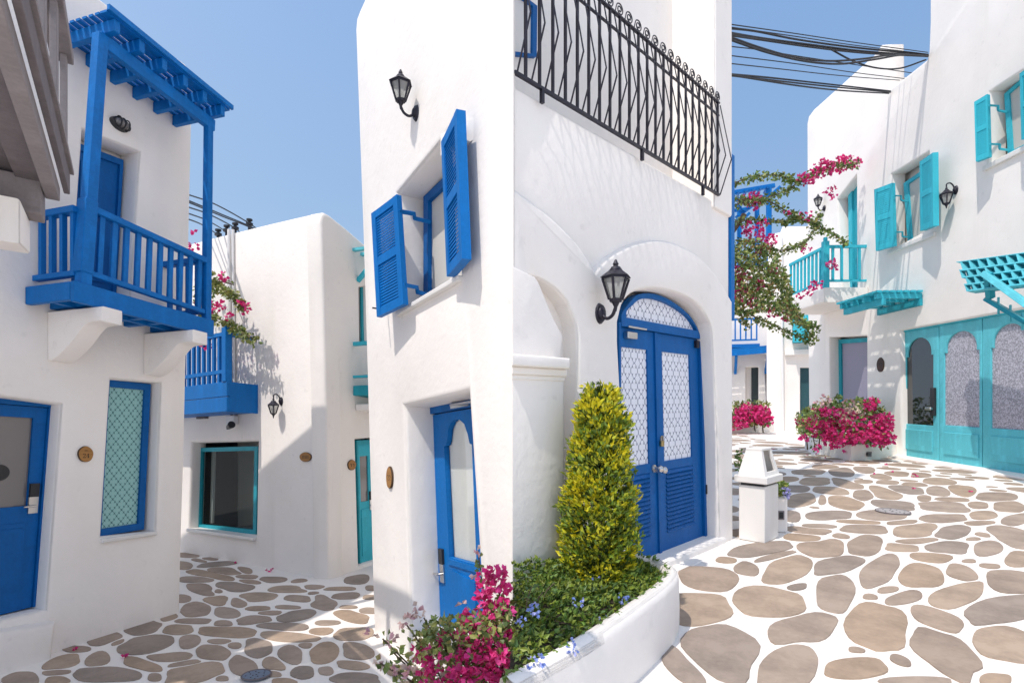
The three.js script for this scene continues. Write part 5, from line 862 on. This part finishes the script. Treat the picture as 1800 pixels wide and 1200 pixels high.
// vine over the blue boarded balcony
{
  seed = 17;
  const t = thing('bougainvillea_vine', 'trailing bougainvillea spilling over the small blue boarded balcony', 'vine', ML.pt(.4, .3, .3)), L = new Leaves(), Bl = new Leaves(), Q = (x, y, w) => { const h = ML.hit(x, y, w); return ML.pt(h[0], h[1], w); }, o = { per: 190, size: .075, col: OLIVE, r: .012, spread: .07 };
  strand([Q(340, 590, .4), Q(366, 500, .45), Q(392, 510, .5), Q(412, 522, .5), Q(428, 541, .45)], L, Bl, t, o); strand([Q(345, 590, .4), Q(370, 558, .5), Q(399, 568, .5), Q(421, 582, .45), Q(449, 598, .4)], L, Bl, t, o); strand([Q(350, 600, .4), Q(372, 500, .5), Q(376, 488, .5)], L, Bl, t, { ...o, spread: .14, per: 130 }); strand([Q(366, 500, .5), Q(384, 495, .45), Q(410, 500, .4)], L, Bl, t, { ...o, per: 20 });
  for (let i = 0; i < 260; i++) L.leaf(Q(rr(342, 374), rr(492, 572), rr(.25, .55)), V(rr(-1, 1), rr(-1, .5), rr(-1, 1)), .075, vary(OLIVE[Math.floor(rnd() * 3)]));
  for (const [x, y, r, n] of [[392, 485, .07, 9], [371, 542, .13, 22], [384, 536, .08, 10], [427, 540, .11, 15], [403, 556, .06, 6], [364, 604, .09, 14], [352, 530, .1, 8], [338, 434, .09, 9], [345, 575, .08, 8], [338, 405, .03, 3]]) Bl.bloom(Q(x, y, .5), r, n, .06, MAG);
  grown('foliage', L, M.leaf, t); grown('blossoms', Bl, M.petal, t);
}
// big bougainvillea over the right street
{
  seed = 23;
  const t = thing('bougainvillea_tree', 'big bougainvillea hanging over the right street beside the arched door corner', 'shrub', at(1268, 770, 14.5).setY(groundY(5.4, -14.5))), L = new Leaves(), Bl = new Leaves(), D = 14.6, Q = (x, y, d = D) => at(x, y, d);
  const o = { per: 100, size: .105, col: GREEN.concat(OLIVE), r: .018, spread: .10 };
  for (const s of [[[1270, 345, 14], [1320, 352, 14.4], [1380, 336, 15], [1412, 314, 15.3], [1450, 296, 15.5], [1508, 288, 15.6]], [[1275, 330, 14], [1315, 312, 14.3], [1345, 308, 14.6], [1378, 310, 15], [1398, 320, 15.2]], [[1270, 365, 14], [1345, 352, 14.6], [1385, 372, 15], [1420, 387, 15.3], [1452, 403, 15.4], [1490, 428, 15.5]], [[1432, 400, 15.3], [1442, 374, 15.4]], [[1440, 396, 15.3], [1410, 428, 15], [1372, 440, 14.8], [1330, 430, 14.6]], [[1275, 392, 14], [1330, 386, 14.6], [1380, 388, 15], [1400, 384, 15.2]], [[1278, 530, 14], [1330, 558, 14.4], [1375, 578, 14.8], [1424, 600, 15]], [[1380, 505, 14.5], [1405, 558, 14.8], [1440, 578, 15.1]], [[1390, 540, 14.6], [1420, 580, 14.8], [1432, 596, 15]], [[1300, 548, 14.2], [1315, 575, 14.4]]]) strand(s.map((p) => Q(...p)), L, Bl, t, o);
  const mass = [[1286, 420], [1330, 418], [1362, 440], [1382, 478], [1398, 528], [1412, 572], [1396, 572], [1368, 552], [1338, 548], [1300, 550], [1286, 546]], inM = (x, y) => { let c = false; for (let i = 0, j = mass.length - 1; i < mass.length; j = i++) if ((mass[i][1] > y) !== (mass[j][1] > y) && x < (mass[j][0] - mass[i][0]) * (y - mass[i][1]) / (mass[j][1] - mass[i][1]) + mass[i][0]) c = !c; return c; };
  for (let k = 0, n = 0; k < 60000 && n < 4600; k++) { const x = rr(1240, 1415), y = rr(415, 575), c = .5 + .5 * Math.sin(x * .11 + 1.3) * Math.cos(y * .13 + x * .05); if (!(x < 1288 ? y > 420 && y < 545 : inM(x, y)) || rnd() > .35 + .75 * c) continue; n++; L.leaf(Q(x, y, rr(13.8, 15.6)), V(rr(-1, 1), rr(-1, .6), rr(-1, 1)), .105, vary(rnd() < .5 ? OLIVE[Math.floor(rnd() * 4)] : rnd() < .25 ? [.30, .17, .05] : GREEN[Math.floor(rnd() * 4)], .35)); }
  for (const [x, y, r, n] of [[1326, 408, .22, 40], [1314, 402, .16, 22], [1352, 424, .2, 34], [1340, 440, .14, 18], [1300, 478, .2, 26], [1306, 500, .22, 34], [1318, 528, .16, 22], [1332, 500, .15, 18], [1362, 472, .14, 18], [1326, 350, .2, 30], [1312, 352, .12, 12], [1326, 362, .1, 8], [1358, 550, .13, 16], [1386, 556, .16, 26], [1382, 540, .1, 10], [1326, 540, .1, 10], [1412, 316, .16, 22], [1425, 312, .18, 30], [1440, 300, .2, 34], [1455, 296, .2, 36], [1470, 292, .2, 40], [1485, 287, .18, 34], [1498, 285, .16, 30], [1508, 287, .1, 14], [1448, 288, .14, 18], [1478, 283, .13, 16], [1420, 380, .12, 14], [1410, 376, .08, 6], [1384, 374, .06, 5], [1416, 438, .12, 12], [1462, 334, .09, 8], [1466, 345, .08, 7], [1450, 340, .05, 4], [1296, 520, .18, 20], [1345, 392, .08, 6], [1464, 464, .13, 18], [1468, 470, .09, 8], [1436, 500, .14, 16], [1424, 512, .12, 14], [1408, 518, .08, 8]]) Bl.bloom(Q(x, y, 14.2 + (x - 1290) / 130), r, n, .075, MAG);
  part('trunk', tube([V(5.35, groundY(5.4, -14.5) - .1, -14.5), V(5.4, EY + 1.2, -14.6), V(5.3, EY + 3, -14.4), V(5.5, EY + 4.6, -14.4), V(6, EY + 5.4, -14.4)], .07, 24, 8), M.bark, t);
  grown('foliage', L, M.leaf, t); grown('blossoms', Bl, M.petal, t);
}
// flower bed before the right house
{
  seed = 64;
  const c = [groundR(1415, 792), groundR(1497, 811), groundR(1583, 803), V(10.3, 0, -17.6)], gy = (p) => groundY(p.x, p.z);
  const t = thing('flower_bed', 'low white planter wall under the magenta bush by the right house', 'planter', c[1].clone()), mk = (pts, y0, y1) => { const g = prism(pts, 0, 1), p = g.attributes.position; for (let i = 0; i < p.count; i++) { const b = groundY(p.getX(i), p.getZ(i)); p.setY(i, b + (p.getY(i) > .5 ? y1 : y0)); } g.computeVertexNormals(); return boxUV(g); };
  part('wall', mk(c, -.1, .40), M.stucco, t);
  part('soil', mk(c.map((p) => p.clone().lerp(c[0].clone().add(c[2]).multiplyScalar(.5), .12)), .38, .408), M.soil, t);
  const b = thing('bougainvillea_bush', 'magenta and cream bougainvillea bush in the low white planter by the right house', 'shrub', V(9.1, gy(c[1]) + .4, -15)), L = new Leaves(), Bl = new Leaves();
  const P = (x, y, d) => at(x, y, d);
  for (let k = 0, n = 0; k < 30000 && n < 2300; k++) { const x = rr(1402, 1562), y = rr(700, 792), top = 722 - 16 * Math.sin((x - 1400) / 165 * 3.1) - (x > 1500 && x < 1545 ? 12 : 0), bot = 765 + (x - 1400) * .14; if (y < top || y > bot) continue; n++; L.leaf(P(x, y, rr(13.4, 15.8)), V(rr(-1, 1), rr(-.8, 1), rr(-1, 1)), .11, vary(GREEN.concat(OLIVE)[Math.floor(rnd() * 8)], .35)); }
  const spots = []; for (let k = 0; k < 42; k++) { const x = rr(1408, 1560), q = (x - 1400) / 165; spots.push([x, rr(728 - 12 * Math.sin(q * 3.1), 772 + q * 14), rr(.1, .2), 14 + Math.floor(rnd() * 16)]); }
  for (const [x, y, r, n] of [...spots.filter((s) => !(s[0] > 1478 && s[0] < 1520 && s[1] < 728)), [1533, 706, .14, 24], [1530, 714, .1, 14], [1540, 740, .2, 34], [1555, 745, .16, 22], [1560, 758, .12, 12], [1548, 765, .2, 34], [1520, 752, .2, 34], [1535, 770, .2, 34], [1505, 765, .18, 28], [1490, 785, .12, 16], [1410, 745, .12, 16], [1412, 770, .1, 12], [1436, 785, .1, 10], [1446, 725, .12, 14], [1405, 740, .07, 6], [1470, 780, .1, 12]]) Bl.bloom(P(x, y, rr(13.3, 14.0)), r, n, .075, MAG);
  for (const [x, y] of [[1490, 712], [1500, 716], [1508, 722], [1484, 726], [1478, 734], [1495, 730], [1450, 706], [1460, 712], [1442, 714], [1430, 740], [1482, 740]]) Bl.bloom(P(x, y, rr(13.4, 14)), .14, 16, .075, CREAM.concat(PALE));
  for (const [x0, y0, x1, y1] of [[1455, 720, 1475, 694], [1500, 740, 1532, 704], [1420, 740, 1400, 732], [1430, 770, 1434, 792], [1480, 700, 1470, 696]]) strand([P(x0, y0, 14), P((x0 + x1) / 2, (y0 + y1) / 2 - 3, 13.9), P(x1, y1, 13.8)], L, Bl, b, { per: 40, size: .09, col: GREEN, r: .012, spread: .06 });
  for (let i = 0; i < 7; i++) { const x = 1420 + i * 20; part('branch', cyl(at(x, 790, 15), at(x + rr(-10, 10), 735, 14.6), .02, .01, 6), M.bark, b); }
  grown('foliage', L, M.leaf, b); grown('blossoms', Bl, M.petal, b);
  const s = thing('bougainvillea_bush', 'small distant magenta bush at the end of the shaded right street', 'shrub', groundR(1322, 757)), L2 = new Leaves(), B2 = new Leaves();
  for (let k = 0; k < 620; k++) { const x = rr(1285, 1352), y = rr(706, 750); L2.leaf(P(x, y, rr(24, 25.4)), V(rr(-1, 1), rr(-.5, 1), rr(-1, 1)), .17, vary(OLIVE[Math.floor(rnd() * 4)])); }
  for (let k = 0; k < 34; k++) B2.bloom(P(rr(1288, 1350), rr(716, 746), rr(23.8, 24.6)), .25, 16, .12, MAG);
  part('branch', merge([0, 1, 2, 3].map((i) => cyl(groundR(1300 + 14 * i, 760), P(1296 + 14 * i, 725, 24.6), .03, .02, 6))), M.bark, s); grown('foliage', L2, M.leaf, s); grown('blossoms', B2, M.petal, s);
  const w = thing('flower_bed', 'low white planter wall under the small distant magenta bush', 'planter', groundR(1320, 759)); part('wall', lbar(groundR(1270, 762).add(V(0, .25, 0)), groundR(1354, 758).add(V(0, .25, 0)), .6, .5, .05, V(0, 0, 1)), M.stucco, w);
}
// small plant in the block planter behind the bin
{
  seed = 8; const t = thing('potted_flower', 'little green plant with lilac flowers behind the waste bin', 'plant', at(1374, 868, 6.5)), L = new Leaves(), Bl = new Leaves();
  for (let i = 0; i < 260; i++) L.leaf(at(rr(1362, 1382), rr(848, 874), rr(6.35, 6.75)), V(rr(-1, 1), rr(-.2, 1), rr(-1, 1)), .05, vary(rnd() < .4 ? [.3, .3, .04] : GREEN[1]), .3);
  for (const [x, y] of [[1383, 860], [1386, 866], [1378, 862], [1384, 870]]) Bl.bloom(at(x, y, 6.35), .03, 8, .028, [[.42, .40, .75], [.5, .5, .8]]);
  for (let i = 0; i < 40; i++) L.leaf(at(rr(1296, 1302), rr(792, 830), rr(6.9, 7.2)), V(rr(-1, 1), rr(-.2, 1), rr(-1, 1)), .06, vary(GREEN[0]), .3);
  grown('foliage', L, M.leaf, t); grown('blossoms', Bl, M.petal, t);
}
// fallen petals
{
  seed = 3; const L = new Leaves(), put = (fn, x, y, n = 1) => { for (let i = 0; i < n; i++) { const g = fn(x + rr(-1, 1), y + rr(-1, 1)).add(V(0, .016, 0)); for (let j = 0; j < 3; j++) L.leaf(g, V(rr(-1, 1), rr(.05, .5), rr(-1, 1)), .035, vary(MAG[j]), .45); } };
  for (const [x, y] of [[131, 1145], [217, 1156], [414, 990], [470, 1004], [478, 1003], [473, 1007]]) put(groundL, x, y, 2);
  for (const [x, y] of [[1559, 818], [1569, 831], [1607, 834], [1612, 838], [1605, 840], [1537, 835], [1608, 860], [1707, 866], [1611, 837], [1420, 800], [1450, 806], [1436, 798], [1360, 790], [1400, 792]]) put(groundR, x, y, 2);
  const m = part('fallen_petals', L.geo(), M.petal, scene); tag(m, 'magenta petals scattered on the paving', 'petals', null, 'stuff');
}

renderer.render(scene, camera);
